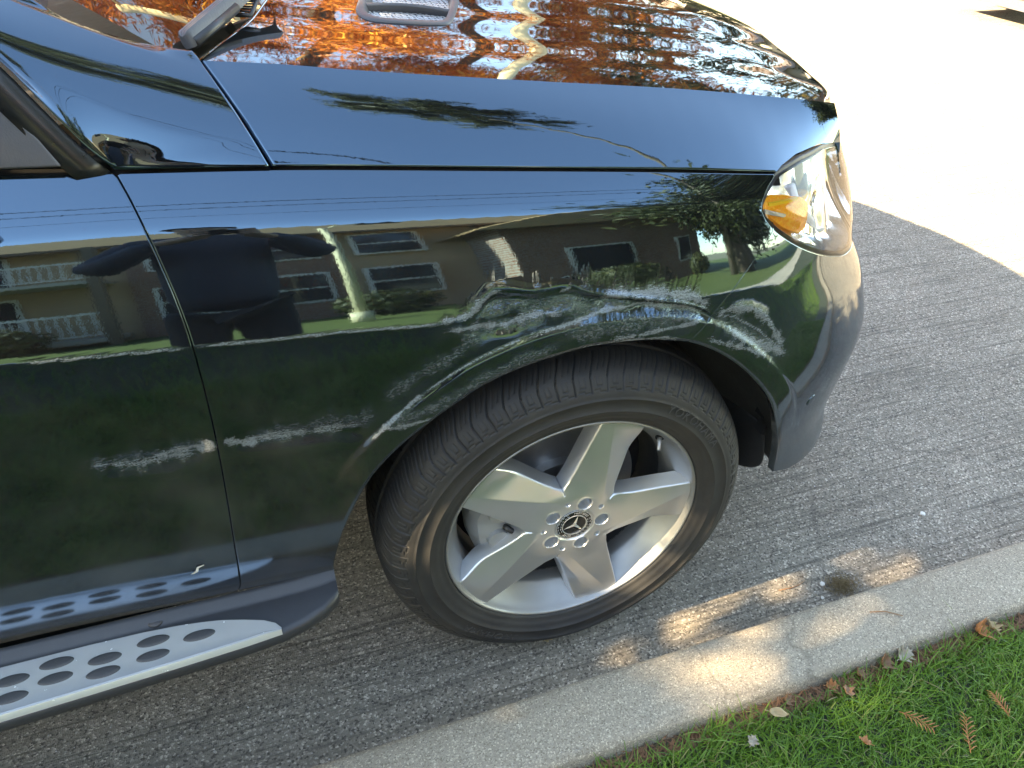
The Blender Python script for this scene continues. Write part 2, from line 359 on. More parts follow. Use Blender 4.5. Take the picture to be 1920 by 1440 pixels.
# ------------------------------------------------------------------ the car: parked SUV, wheel centre above the origin
DENTS+=[
 ([(-.0629,.9038),(-.035,.87),(-.02,.855)],.0016,.010),
 ([(-.23,.868),(-.1606,.8582),(-.10,.868)],.0022,.014),
 ([(.02,.838),(.10,.824),(.165,.806)],.0030,.016),
 ([(-.34,.752),(-.27,.803),(-.215,.848)],.0022,.013),
 ([(-.36,.705),(-.42,.728),(-.50,.735),(-.565,.744)],.0042,.017),
 ([(-.58,.745),(-.64,.731),(-.73,.745)],.0042,.018),
 ([(.2093,.808),(.2866,.775),(.3405,.735),(.38,.70)],.004,.022),
 ([(.24,.822),(.30,.812),(.35,.785)],-.002,.010),
]
SC=[ # polyline, half width, strength : bare scraped paint
 ([(-.7576,.9213),(-.6659,.9137),(-.5779,.9068)],.0020,1.2),
 ([(-.5685,.9073),(-.4839,.9004),(-.3904,.8946),(-.2912,.8852),(-.239,.8818)],.0022,1.25),
 ([(-.26,.884),(-.2118,.8892),(-.1994,.9024),(-.1792,.9143),(-.165,.916)],.0060,1.0),
 ([(-.02,.8799),(.0317,.8805),(.0874,.8726),(.1515,.8566),(.1923,.8317)],.0110,.95),
 ([(-.25,.871),(-.2004,.8658),(-.1606,.8582),(-.1332,.8675),(-.0965,.8692),(-.071,.8647)],.0062,.92),
 ([(-.3318,.6474),(-.2806,.6993),(-.2227,.7397),(-.1568,.771),(-.0896,.7863),(-.0295,.7961),(.0557,.7967),(.1059,.790),(.153,.777)],.0042,1.0),
 ([(-.3657,.6952),(-.3237,.7346),(-.2868,.7652)],.0036,1.15),
 ([(-.2868,.7652),(-.2311,.7989),(-.1953,.8159),(-.127,.8377)],.0014,1.1),
 ([(-.127,.8377),(-.0703,.846),(-.0101,.8564),(.0517,.8556),(.1451,.8351),(.19,.818)],.0038,1.05),
 ([(-.60,.739),(-.585,.744),(-.577,.7488)],.0100,1.15),
 ([(-.7322,.7466),(-.6884,.7343),(-.6425,.7321),(-.6005,.7346)],.0075,.66),
 ([(-.66,.738),(-.62,.741),(-.590,.745)],.0105,.74),
 ([(-.565,.7465),(-.5378,.7326),(-.52,.733)],.0080,1.15),
 ([(-.525,.735),(-.4357,.7311),(-.3746,.7271)],.0085,.74),
 ([(-.545,.739),(-.50,.737),(-.455,.735)],.0085,.78),
 ([(-.345,.712),(-.3062,.7129),(-.27,.718)],.0050,.85),
 ([(.0,.805),(.06,.806),(.1317,.806),(.187,.812)],.0052,.85),
 ([(-.0629,.9038),(-.08,.898)],.0040,1.0),
 ([(.2093,.8138),(.247,.8173),(.3038,.8094),(.3457,.7797),(.3664,.7431),(.3822,.7116)],.0105,.90),
 ([(.2399,.7822),(.2866,.7561),(.3405,.727),(.3904,.6979)],.0110,.86),
 ([(.1986,.7692),(.2463,.7526),(.2946,.7331),(.3422,.7075)],.0070,.80),
 ([(.204,.812),(.26,.80),(.32,.765),(.385,.702)],.0022,1.1),
]
RB=[
 ([(-.22,.893),(-.169,.890),(-.121,.886),(-.0715,.886),(.0056,.874),(.0893,.860),(.19,.826)],.020,.55),
 ([(-.25,.868),(-.1606,.862),(-.08,.868),(0,.86)],.012,.7),
 ([(.21,.806),(.2866,.775),(.3405,.735),(.38,.70)],.022,.6), # rubbed, speckled paint
 ([(-.3416,.7649),(-.2938,.7992),(-.2389,.8216),(-.2156,.8455),(-.2003,.8612)],.012,1.0),
 ([(-.3448,.7143),(-.3062,.7269),(-.2575,.7402),(-.2,.772),(-.13,.800),(-.075,.812)],.011,1.0),
 ([(-.075,.829),(-.0193,.8268),(.0515,.8267),(.1317,.8225),(.1811,.812)],.016,1.0),
 ([(-.7322,.7486),(-.6884,.7403),(-.6425,.7391),(-.60,.743)],.017,1.0),
 ([(-.53,.741),(-.4357,.7411),(-.3746,.7401),(-.35,.737)],.016,.9),
]
def stroke(S,lst):
    def f(s,z):
        o=np.zeros(np.shape(s))
        for pts,w,st in lst:
            xs=[p[0] for p in pts]; zs=[p[1] for p in pts]
            m=(s>min(xs)-3*w)&(s<max(xs)+3*w)&(z>min(zs)-3*w)&(z<max(zs)+3*w)
            if not m.any(): continue
            d,t=poly_dist(s[m],z[m],pts); L_=sum(math.dist(pts[i],pts[i+1]) for i in range(len(pts)-1)); q_=t*L_; ww=0.25 if w<.0030 else 1.0; we=w*(.9+ww*.30*np.sin(q_*95+pts[0][0]*40)+ww*.22*np.sin(q_*260+pts[0][1]*90)+ww*.12*np.sin(q_*700)); o[m]=np.maximum(o[m],st*np.exp(-(d/we)**2)*np.clip(np.minimum(t,1-t)*8+.25,0,1))
        return o
    return f
ATT={'scuff':stroke(None,SC),'rub':stroke(None,RB)}
_dg=np.array([(-.6079,.355),(-.6079,.3661),(-.5997,.4028),(-.5937,.4556),(-.587,.5436),(-.578,.6673),(-.5724,.7729),(-.5707,.866),(-.5712,.9155),(-.5756,.96),(-.5833,1.0049),(-.5918,1.0437),(-.6018,1.0747),(-.6131,1.1008),(-.62,1.115)])
f_gap=mono(_dg[:,1],_dg[:,0])
_ff=np.array([(.158,.7718),(.2028,.815),(.228,.8399),(.2728,.8714),(.327,.9035),(.365,.9248),(.3413,.9434),(.3303,.958),(.3356,.9723),(.3569,.9879),(.3875,1.0027)])
def s_front(z): return np.interp(z,_ff[:,1],_ff[:,0])
_zu=np.array([(.3300,.958),(.3356,.9723),(.3569,.9879),(.3875,1.0027),(.4173,1.0075),(.4838,1.0125),(.5937,1.0115),(.6646,1.0026),(.8,.985),(.90,.955),(.97,.90)])
_lzl=np.array([(.3300,.958),(.3413,.9434),(.3653,.9256),(.4161,.8994),(.4737,.8748),(.5408,.8497),(.6095,.8262),(.6591,.8112),(.75,.80),(.9,.82),(.97,.90)])
def zu(s): return np.interp(s,_zu[:,0],_zu[:,1])
_fzl=mono(_lzl[:,0],_lzl[:,1])
def zl(s): return _fzl(s)
_zbt=np.array([(.40,.36),(.4678,.3412),(.5193,.3095),(.5722,.2953),(.6292,.2902),(.6768,.286),(.9,.27),(1.6,.26)])
car=empty('parked_suv',(0,0,0)); tag(car,'glossy black SUV with scraped and dented front fender parked at the kerb','car')
G=.0022
def g_fender(s,z):
    g=np.minimum(s-f_gap(z)-G,f_zT(s)-z-G)
    g=np.minimum(g,arch_d(s,z)); g=np.minimum(g,z-.3705-G*0)
    return np.minimum(g,np.where(z>.77,(s_front(z)-s-.0018)*.75,1))
panel('front_fender',-.63,.40,.362,1.115,.0026,g_fender,sheet,PAINT_S,car,attr=ATT)
def g_bumper(s,z):
    g=np.minimum(np.where(z>.765,np.where(s<.42,(s-s_front(z)-.0014)*.75,1),1),arch_d(s,z))
    g=np.minimum(g,z-np.interp(s,_zbt[:,0],_zbt[:,1]))
    top=np.where(s<.365,.93,zl(np.minimum(s,.97)))-.0016
    top=np.where(s>.97,.90+(s-.97)*.05,top)
    return np.minimum(g,top-z)
bumper=panel('front_bumper',.12,S_END,.25,.96,.0036,g_bumper,sheet,PAINT_S,car,attr=ATT)
tag(bumper,'scuffed black front bumper')
def g_door(s,z):
    g=np.minimum(f_gap(z)-G-s,f_zT(s)-z-G); return np.minimum(np.minimum(g,z-.362),s+1.62)
door=panel('front_door',-1.63,-.55,.355,1.135,.003,g_door,sheet,PAINT_S,car,attr=ATT)
def g_rear(s,z):
    d=np.hypot(s+2.915,z-.37)-.42
    return np.minimum(np.minimum(-1.625-s,f_zT(s)-z-G),np.minimum(np.minimum(z-.362,s+3.75),d))
panel('rear_quarter',-3.76,-1.6,.355,1.16,.012,g_rear,sheet,PAINT,car)
# near-black backing paints the shade inside the gaps, so they read as dark shut lines
mb=MB()
zz=np.linspace(.40,1.09,30); L=[]
for z in zz:
    p=sheet(f_gap(z),z)+np.array([0,.016,0]); L.append(p)
V=[];
for p in L: V+=[p+np.array([-.02,0,0]),p+np.array([.02,0,0])]
mb.add(V,[(2*i,2*i+1,2*i+3,2*i+2) for i in range(len(L)-1)])
ss=np.linspace(-1.6,.42,60); V=[]
for s in ss:
    p=sheet(s,f_zT(s)); V+=[p+np.array([0,.004,-.022]),p+np.array([0,.030,.012])]
mb.add(V,[(2*i,2*i+1,2*i+3,2*i+2) for i in range(len(ss)-1)])
V=[]
for z in np.linspace(.775,.925,20):
    p=sheet(s_front(z),z)+np.array([0,.016,0]); V+=[p+np.array([-.02,0,0]),p+np.array([.02,.01,0])]
mb.add(V,[(2*i,2*i+1,2*i+3,2*i+2) for i in range(19)])
mb.build('gap_backing',GAPM,car)
# ---- hood: side wall, crisp ridge, crowned top, rolled nose
_rz=mono([-.60,-.492,-.40,-.328,-.079,.192,.379,.457,.49,.56,.62,.70],[1.199,1.1885,1.179,1.169,1.139,1.108,1.082,1.070,1.065,1.051,1.036,1.012])
YR=.17
f_nose=mono([.05,.17,.25,.34,.49,.69,.95],[.40,.492,.548,.588,.630,.662,.695])
f_back=mono([.17,.25,.35,.45,.6,.95],[-.500,-.465,-.425,-.392,-.350,-.315])
def crown(y):
    q=np.abs(.95-y)/.78
    return .046*(1-q**2)+.010*smooth((.60-q)/.22)-.004*np.exp(-((q-.76)/.10)**2)
def hood_z(x,y): return _rz(x)+crown(y)
VO=np.array([(-.258,.440),(-.2565,.412),(-.243,.3945),(-.215,.3945),(-.135,.402),(-.118,.407),(-.103,.428),(-.080,.487),(-.052,.565),(-.05,.60),(-.065,.615),(-.19,.605),(-.215,.590),(-.238,.50)])
cen=VO.mean(0)
def inpoly(x,y,poly):
    c=np.zeros(np.shape(x),bool); n=len(poly)
    for i in range(n):
        (x0,y0),(x1,y1)=poly[i],poly[(i+1)%n]; c^=((y0>y)!=(y1>y))&(x<(x1-x0)*(y-y0)/(y1-y0+1e-12)+x0)
    return c
def hood_mesh():
    ny=300; ya=np.linspace(YR,1.9-YR,ny)
    V=[];rows=0
    nx=210
    xa=np.linspace(0,1,nx)
    ym=np.minimum(ya,1.9-ya)
    xb=f_back(ym); xn=f_nose(ym)-.022
    X=xb[None]+(xn-xb)[None]*xa[:,None]; Y=np.repeat(ya[None],nx,0); Z=hood_z(X,Y)
    P=[np.stack([X,Y,Z],-1)]
    # nose roll
    slope=(hood_z(xn,ya)-hood_z(xn-.004,ya))/.004; a0=np.arctan(-slope)
    prev=P[0][-1]; r=.002+.028*smooth((ym-.17)/.09)
    for k in range(1,15):
        a=a0+(1.45-a0)*k/14; am=a0+(1.45-a0)*(k-.5)/14; dl=r*(1.45-a0)/14
        nrm=np.stack([np.ones_like(ya),-np.gradient(f_nose(ym),ya)],-1); nrm/=np.linalg.norm(nrm,axis=1)[:,None]
        prev=prev+np.stack([nrm[:,0]*np.cos(am)*dl,nrm[:,1]*np.cos(am)*dl,-np.sin(am)*dl],-1); P.append(prev[None])
    prev=prev+np.stack([.001+0*ya,0*ya,-.002-.016*smooth((ym-.17)/.12)],-1); P.append(prev[None])
    # rear edge turned down
    rear=P[0][0]+np.array([-.003,0,-.004]); rear2=rear+np.array([0,0,-.02])
    G_=np.concatenate([rear2[None],rear[None]]+P,0)
    return G_
HG=hood_mesh()
hb=MB(); ni,nj=HG.shape[:2]; _hf=grid_faces(ni,nj); _hc=HG.reshape(-1,3)[_hf].mean(1); _pv=cen+(VO-cen)*.93; _pm=_pv*np.array([1,-1])+np.array([0,1.9])
_hf=_hf[~(inpoly(_hc[:,0],_hc[:,1],_pv)|inpoly(_hc[:,0],_hc[:,1],_pm))]; hb.add(HG.reshape(-1,3),_hf)
def wall(sgn):
    nu=230; u=np.linspace(0,1,nu)
    # ridge
    xr=-.4975+(.493+.4975)*u; R=np.stack([xr,np.full(nu,YR),_rz(xr)+crown(np.array(YR))],-1)
    sl=-.4385+(.70+.4385)*u**1.0
    E=sheet(sl,f_zT(sl)+G,False)
    nv=44; v=np.linspace(0,1,nv)[:,None,None]
    S=E[None]*(1-v)+R[None]*v
    d=R-E; nrm=np.cross(np.gradient(E,axis=0),d); nrm/=np.linalg.norm(nrm,axis=1)[:,None]
    bul=.0085*(1-.4*u)
    S=S+(np.sin(np.pi*v)*bul[None,:,None])*nrm[None]
    lip=S[0]+np.array([0,.0015,-.0012]); lip2=lip+np.array([0,.012,-.002])
    S=np.concatenate([lip2[None],lip[None],S],0)
    # rear end cap row
    S=np.concatenate([S[:,:1]+np.array([-.001,.012,-.012]),S],1)
    return S
W=wall(1); nn=W.shape
_sg=np.linspace(.2,1.0,300); _wa=W.reshape(-1,3); _wk=_wa[:,0]>.2; _wv=_wa[_wk]; _sx=sheet(_sg[:,None]+0*_wv[None,:,2],_wv[None,:,2]+0*_sg[:,None],False)[...,0]; _wt=np.zeros(len(_wa)); _wt[_wk]=_sg[np.argmin(abs(_sx-_wv[None,:,0]),0)]; _ws=_wt.reshape(nn[:2])
_wg=np.where((W[...,0]>.20)&(_ws>.325),W[...,2]-zu(np.clip(_ws,.33,.97))-.0022,.05)
_I,_J=np.meshgrid(np.arange(nn[0])*1.,np.arange(nn[1])*1.,indexing='ij'); _P,_wf,_be=clip_grid(_I,_J,_wg)
_i=np.minimum(_P[:,0].astype(int),nn[0]-2); _j=np.minimum(_P[:,1].astype(int),nn[1]-2); _a=(_P[:,0]-_i)[:,None]; _b=(_P[:,1]-_j)[:,None]
WP_=W[_i,_j]*(1-_a)*(1-_b)+W[_i+1,_j]*_a*(1-_b)+W[_i,_j+1]*(1-_a)*_b+W[_i+1,_j+1]*_a*_b
hb.add(WP_,_wf); _w2=WP_.copy(); _w2[:,1]=1.9-_w2[:,1]; hb.add(_w2,[tuple(reversed(f)) for f in _wf])
def resamp(P,n):
    P=np.array(P); l=np.concatenate([[0],np.cumsum(np.linalg.norm(np.diff(P,axis=0),axis=1))]); return np.stack([np.interp(np.linspace(0,l[-1],n),l,P[:,k]) for k in range(3)],-1)
_nz=resamp(HG[212-1:,0],24); _we=resamp(W[2:,-1][::-1],24); _mid=(_nz+_we)/2
_cp=np.stack([_we,_mid,_nz]); hb.add(_cp.reshape(-1,3),grid_faces(3,24)); _cm=_cp.copy(); _cm[...,1]=1.9-_cm[...,1]; hb.add(_cm.reshape(-1,3),[tuple(reversed(f)) for f in grid_faces(3,24)])
hood=hb.build('hood',PAINT_H,car,True)
# ---- pillar panel between windscreen, hood and door
def crv(pts,n):
    P=np.array(pts,float); l=np.concatenate([[0],np.cumsum(np.linalg.norm(np.diff(P,axis=0),axis=1))]); l/=l[-1]
    return np.stack([mono(l,P[:,k])(np.linspace(0,1,n)) for k in range(3)],-1)
n1=120
Lw=np.concatenate([crv([(-1.45,.30,1.64),(-1.1,.185,1.47),(-.80,.105,1.305),(-.692,.070,1.226),(-.672,.065,1.195),(-.651,.060,1.161),(-.632,.057,1.131),(-.612,.0565,1.105)],80)[:-1],crv([(-.612,.0565,1.105),(-.53,.0565,1.0985),(-.443,.0565,1.091)],n1-79)])
Up=np.concatenate([crv([(-1.42,.36,1.665),(-1.1,.265,1.49),(-.80,.195,1.325),(-.66,.178,1.2605),(-.638,.177,1.243),(-.598,.173,1.225),(-.553,.170,1.2105),(-.506,.168,1.2015)],100)[:-1],crv([(-.506,.168,1.2015),(-.503,.167,1.198)],n1-99)])
nv=46; v=np.linspace(0,1,nv)[:,None,None]
PS=Lw[None]*(1-v)+Up[None]*v
d=Up-Lw; nrm=np.cross(np.gradient(Lw,axis=0),d); nrm/=np.linalg.norm(nrm,axis=1)[:,None]
u=np.linspace(0,1,n1)
bul=np.interp(u,[0,.35,.66,1],[.012,.016,.020,.0085])
def gsm(P,sg):
    if sg<.5: return P
    k=int(3*sg)+1; w_=np.exp(-.5*(np.arange(-k,k+1)/sg)**2); w_/=w_.sum(); Q=np.concatenate([2*P[0]-P[k:0:-1],P,2*P[-1]-P[-2:-k-2:-1]])
    return np.stack([np.convolve(Q[:,c],w_,'valid') for c in range(3)],-1)
PS=PS+np.sin(np.pi*v**.85)*bul[None,:,None]*gsm(nrm,9)[None]
for i_ in range(nv): PS[i_]=gsm(PS[i_],15*min(1,i_/9.)*min(1,(nv-1-i_)/6.))
PS=np.concatenate([(PS[0]+np.array([0,.012,-.001]))[None],(PS[0]+np.array([0,.0012,-.001]))[None],PS,(PS[-1]+np.array([.0,.004,-.001]))[None],(PS[-1]+np.array([0,.010,-.010]))[None]],0)
PS=np.concatenate([PS,PS[:,-1:]+np.array([.001,.012,-.012])],1)
mk('pillar_panel',PS.reshape(-1,3),grid_faces(PS.shape[0],PS.shape[1]),PAINT,car)
# ------------------------------------------------------------------ wheel
def rubber_mat():
    m,t,b=newmat('tyre_rubber'); v=coords(t); n=noise(t,v,14,5); n2=noise(t,v,90,4)
    c=mixc(t,ramp(t,n,[(.35,0.0),(.7,1.0)]),(.013,.0135,.0145),(.026,.0255,.024)); c=mixc(t,mth(t,'MULTIPLY',n2,.25),c,(.055,.052,.048))
    t.links.new(c,b.inputs['Base Color']); b.inputs['Roughness'].default_value=.62; b.inputs['IOR'].default_value=1.45
    bump(t,b,n2,.15,.001); return m
RUBBER=rubber_mat()
TY=[(.243,.030),(.2505,.010),(.2520,.0015),(.2545,-.0035),(.2585,-.0060),(.2640,-.0065),(.2660,-.0090),(.274,-.0125),(.283,-.0150),(.2835,-.0162),(.2850,-.0162),(.2856,-.0152),(.298,-.0160),(.3080,-.0150),(.3085,-.0160),(.3100,-.0158),(.3106,-.0146),(.3150,-.0136)]
def tyre():
    n=1500; th=np.linspace(0,2*np.pi,n,endpoint=False)
    pp=np.array([(.3190,-.0124),(.326,-.0092),(.334,-.0046),(.342,.0012),(.3495,.0085),(.3555,.0175),(.3605,.0290),(.3645,.046),(.3675,.072),(.3692,.100),(.3696,.120),(.3690,.145),(.3665,.175),(.362,.200),(.354,.220),(.343,.234)])
    l=np.concatenate([[0],np.cumsum(np.linalg.norm(np.diff(pp,axis=0),axis=1))]); w=np.concatenate([np.arange(0,.085,.0011),np.arange(.085,l[-1],.0021)])
    fr,fy=mono(l,pp[:,0]),mono(l,pp[:,1]); r0,y0=fr(w),fy(w); dr,dy=np.gradient(r0,w),np.gradient(y0,w); q=np.hypot(dr,dy); nr,ny=dy/q,-dr/q
    npitch=72; ph=(th/(2*np.pi)*npitch)[None]%1.0; w=w[:,None]; soft=.02
    def lat(p0,wd,amp,a,b): 
        d=np.abs((ph-p0+.5)%1-.5); return amp*np.clip((wd-d)/soft,0,1)*np.clip((w-a)/.002,0,1)*np.clip((b-w)/.002,0,1)
    curve=-.9*np.clip(w-.030,0,.05)**1.0*14*np.clip(w/.06,0,1)
    gr=np.zeros((len(w),n))
    for c,wd in((.098,.0044),(.137,.0048),(.176,.0048),(.212,.0044)): gr=np.maximum(gr,.0080*np.clip((wd-np.abs(w-c))/.0012,0,1)+0*ph)
    gr=np.maximum(gr,lat(.04+curve,.048,.0045,.004,.088))                     # slots between shoulder blocks
    gr=np.maximum(gr,lat(.36+curve,.030,.0026,.046,.092)); gr=np.maximum(gr,lat(.68+curve,.030,.0026,.042,.086))
    gr=np.maximum(gr,lat(.40,.030,.0020,.016,.034)); gr=np.maximum(gr,lat(.70,.030,.0020,.016,.034))
    gr=np.maximum(gr,.0020*((ph>.40)&(ph<.70))*np.clip((.0016-np.abs(w-.017))/.0006,0,1))
    gr=np.maximum(gr,.0016*((ph>.14)&(ph<.52))*np.clip((.0015-np.abs(w-.0065))/.0006,0,1)); gr=np.maximum(gr,.0016*((ph>.48)&(ph<.90))*np.clip((.0015-np.abs(w-.0100))/.0006,0,1))
    for a,b in((.104,.131),(.143,.170),(.182,.207)): gr=np.maximum(gr,lat(.2+(w-a)*8,.05,.0045,a,b)); gr=np.maximum(gr,lat(.7+(w-a)*8,.03,.0025,a,b))
    gr=np.maximum(gr,lat(.3+w*4,.07,.005,.217,l[-1]))
    R=r0[:,None]-nr[:,None]*gr; Y=y0[:,None]-ny[:,None]*gr
    side=np.array(TY); rs=[np.full(n,r) for r,_ in side]+list(R); ys=[np.full(n,v) for _,v in side]+list(Y)
    for r,yy in((.33,.245),(.30,.252),(.27,.250),(.252,.236),(.24,.222)): rs.append(np.full(n,r)); ys.append(np.full(n,yy))
    rs=np.array(rs); ys=np.array(ys); z=rs*np.sin(th)
    ys=ys-.005*np.exp(-((th-1.5*np.pi)/.35)**2)*np.exp(-((rs-.31)/.03)**2)*(ys<.05)
    V=np.stack([rs*np.cos(th),ys,np.maximum(z,-.3648)],-1).reshape(-1,3)
    return V,grid_faces(len(rs),n,True)
NSP=5; SPA=math.radians(71)
def spoke_w(r): return np.interp(r,[.08,.13,.246],[.0545,.0500,.0465])
def rim_face():
    r=np.concatenate([np.linspace(.0365,.088,58),np.linspace(.0895,.120,18),np.linspace(.1225,.2470,48)]); nc=73
    j=np.linspace(-1,1,nc)
    al0=np.arcsin(np.clip(spoke_w(r)/r,0,.95)); lim=math.pi/5
    k=smooth((r-.0805)/.030); al=np.where(r<.0805,lim,np.minimum(lim,lim*(1-k)+al0*k))
    V=[];F=[]
    for sp in range(NSP):
        c=SPA+sp*2*math.pi/NSP
        A=al[:,None]*j[None]; Rr=np.repeat(r[:,None],nc,1)
        u=Rr*np.cos(A); v=Rr*np.sin(A)
        # ridge runs from the rim (v>0) to the hub (v<0)
        tt=np.clip((u-.075)/(.243-.075),0,1); vr=-.030+.053*tt
        base=.002+.004*np.clip((Rr-.10)/.12,0,1)**2+.004*np.clip((.06-Rr)/.025,0,1)*0
        lo=np.maximum(vr-v,0); hi=np.maximum(v-vr,0); kk=smooth((Rr-.062)/.05)
        dep=base+kk*(lo*.40+hi*.10)*(1-.80*smooth((Rr-.175)/.065))-.003*kk*np.exp(-(np.abs(v-vr)/.010)**2)*0
        # rounded window edge
        ed=(1-np.abs(j))[None]*al[:,None]*Rr; edk=(r>.084)[:,None]; dep=dep+edk*.0022*np.clip(1-ed/.0024,0,1)**2
        dep=dep+.003*np.clip((.0415-Rr)/.003,0,1)   # collar round the cap
        lug=np.hypot(u-.0555,v-.0015); dep=dep+.020*smooth((.0142-lug)/.0022)-.0012*np.exp(-((lug-.0155)/.0016)**2)
        for sg in(-1,1):
            hx,hz=.0625*math.cos(sg*math.pi/5),.0625*math.sin(sg*math.pi/5); sm=np.hypot(u-hx,v-hz); dep=dep+.008*smooth((.0058-sm)/.0016)
        X=Rr*np.cos(A+c); Z=Rr*np.sin(A+c)
        b=len(V); V+=np.stack([X,dep,Z],-1).reshape(-1,3).tolist(); F+=[tuple(reversed(f)) for f in (grid_faces(len(r),nc)+b).tolist()]
        # window walls with draft
        i0=int(np.argmax(r>.0800))
        for sg in(0,nc-1):
            s=1 if sg else -1; rows=[]
            for q,(dd,off) in enumerate(((0,0),(.003,.0012),(.016,.0040),(.030,.0065))):
                ids=[]
                for i in range(i0,len(r)):
                    a=al[i]*j[sg]; aa=a+s*off/r[i]; lim2=lim-.0001
                    aa=max(-lim2,min(lim2,aa)); rr=r[i]+ (off*1.2 if al[i]>lim-.02 else 0)
                    ids.append(len(V)); V.append([rr*math.cos(aa+c),dep[i,sg]+dd,rr*math.sin(aa+c)])
                rows.append(ids)
            for q in range(3):
                for i in range(len(rows[0])-1):
                    f=(rows[q][i],rows[q][i+1],rows[q+1][i+1],rows[q+1][i]); F.append(f if s<0 else tuple(reversed(f)))
    return np.array(V),F
wheel_o=(0,0,.365); STEER=-.03
V,F=rim_face()
mbw=MB(); mbw.add(V,F)
wheel=mbw.build('wheel',ALLOY,car,True); wheel.location=wheel_o; wheel.rotation_euler=(0,0,STEER)
wheel['label']='silver five-spoke alloy front wheel'
md=wheel.modifiers.new('es','EDGE_SPLIT'); md.split_angle=math.radians(38)
V,F=lathe([(.2465,.016),(.2512,.008),(.2522,.002),(.2514,-.0015),(.2490,-.0022),(.2470,-.0008),(.2455,.003),(.2440,.009),(.2405,.018),(.2340,.030),(.2265,.042),(.2185,.052),(.2150,.060),(.2145,.085)],160)
mk('rim_barrel',V,F,plain('barrel_alloy',(.30,.305,.30),.45,.75,var=.12,vscale=14),wheel)
V,F=lathe([(.2145,.083),(.2180,.14),(.2250,.20),(.2350,.215),(.243,.222)],96)
mk('inner_barrel',V,F,plain('inner_barrel_shade',(.06,.062,.065),.5,.4),wheel)  # near-black colour paints in the shade deep inside the barrel
V,F=tyre(); tyre_o=mk('tyre',V,[tuple(reversed(f)) for f in F.tolist()],RUBBER,wheel)
# valve stem
mb=MB(); a=math.radians(41); p=Vector((.228*math.cos(a),.036,.228*math.sin(a))); d=Vector((-math.cos(a)*.55,-.8,-math.sin(a)*.55)).normalized()
mb.tube([p,p+d*.010,p+d*.011,p+d*.026],[.0045,.0045,.0035,.0035],12); mb.build('valve_stem',plain('valve_grey',(.35,.36,.37),.4,.6),wheel,True)
mb=MB(); mb.tube([p-d*.002,p+d*.0008],[.0085,.0085],18); mb.build('valve_hole',GAPM,wheel)
# centre cap: dark disc, rings, three-pointed star, lettering
CAPD=plain('cap_black',(.012,.013,.014),.25); CAPS=plain('cap_silver',(.62,.63,.63),.28,.7,var=.04)
V,F=lathe([(.0001,.0035),(.0240,.0032),(.0250,.0036),(.0355,.0040),(.0372,.0055),(.0376,.012)],72)
cap=mk('centre_cap',V,[tuple(reversed(f)) for f in F.tolist()] ,CAPD,wheel)
def ring(mb,r0,r1,y): 
    V,F=lathe([(r0,y+.0012),(r0,y),(r1,y),(r1,y+.0012)],72); mb.add(V,F)
mb=MB(); ring(mb,.0236,.0252,.0022); ring(mb,.0352,.0364,.0030)
for k in range(3):
    a=math.radians(90+120*k-14); 
    tip=(.0236*math.cos(a),.0026,.0236*math.sin(a)); 
    l=(.0042*math.cos(a+math.radians(60)),.0029,.0042*math.sin(a+math.radians(60))); r_=(.0042*math.cos(a-math.radians(60)),.0029,.0042*math.sin(a-math.radians(60)))
    mb.add([tip,l,(0,.0006,0),r_],[(0,1,2),(0,2,3)])
mb.build('cap_emblem',CAPS,cap)
def text_arc(txt,size,r,th0,y,depth,name,mat,parent,spacing=1.0,yfun=None):
    cu=bpy.data.curves.new('t','FONT'); cu.body=txt; cu.size=size; cu.align_x='CENTER'; cu.align_y='CENTER'; cu.extrude=depth; cu.space_character=spacing; cu.resolution_u=2
    to=bpy.data.objects.new('t',cu); COL.objects.link(to); dg=bpy.context.evaluated_depsgraph_get(); me=bpy.data.meshes.new_from_object(to.evaluated_get(dg))
    P=np.zeros(len(me.vertices)*3); me.vertices.foreach_get('co',P); P=P.reshape(-1,3)
    F=[tuple(p.vertices) for p in me.polygons]
    bpy.data.objects.remove(to); bpy.data.curves.remove(cu); bpy.data.meshes.remove(me)
    th=th0-P[:,0]/r; rr=r+P[:,1]; yy=(yfun(rr) if yfun is not None else y)-P[:,2]-depth
    return mk(name,np.stack([rr*np.cos(th),yy+0*rr,rr*np.sin(th)],-1),F,mat,parent,False)
text_arc('MERCEDES',.0072,.0300,math.radians(62),.0042,.0004,'cap_lettering',CAPS,cap)
text_arc('BENZ',.0072,.0300,math.radians(62+182),.0042,.0004,'cap_lettering',CAPS,cap)
mb=MB()  # laurel strokes
for side in(0,1):
    for k in range(7):
        a=math.radians((115+k*14.5) if side==0 else (10-k*14.5)); 
        for rr in(.0275,.0325):
            a2=a+math.radians(9); V=[(q*math.cos(t_),.0036,q*math.sin(t_)) for q,t_ in((rr-.0008,a),(rr+.0008,a),(rr+.0013,a2),(rr-.0002,a2))]; mb.add(V,[(0,1,2,3)])
mb.build('cap_laurel',CAPS,cap)['kind']='stuff'
_tr=np.array([p[0] for p in TY]); _ty=np.array([p[1] for p in TY])
tyf=lambda r: np.interp(r,_tr,_ty)
TL=plain('tyre_lettering_rubber',(.040,.040,.040),.5)
text_arc('YOKOHAMA',.026,.3015,math.radians(46),0,.0006,'tyre_lettering',TL,wheel,1.15,tyf)
text_arc('YOKOHAMA',.026,.3015,math.radians(-122),0,.0006,'tyre_lettering',TL,wheel,1.15,tyf)
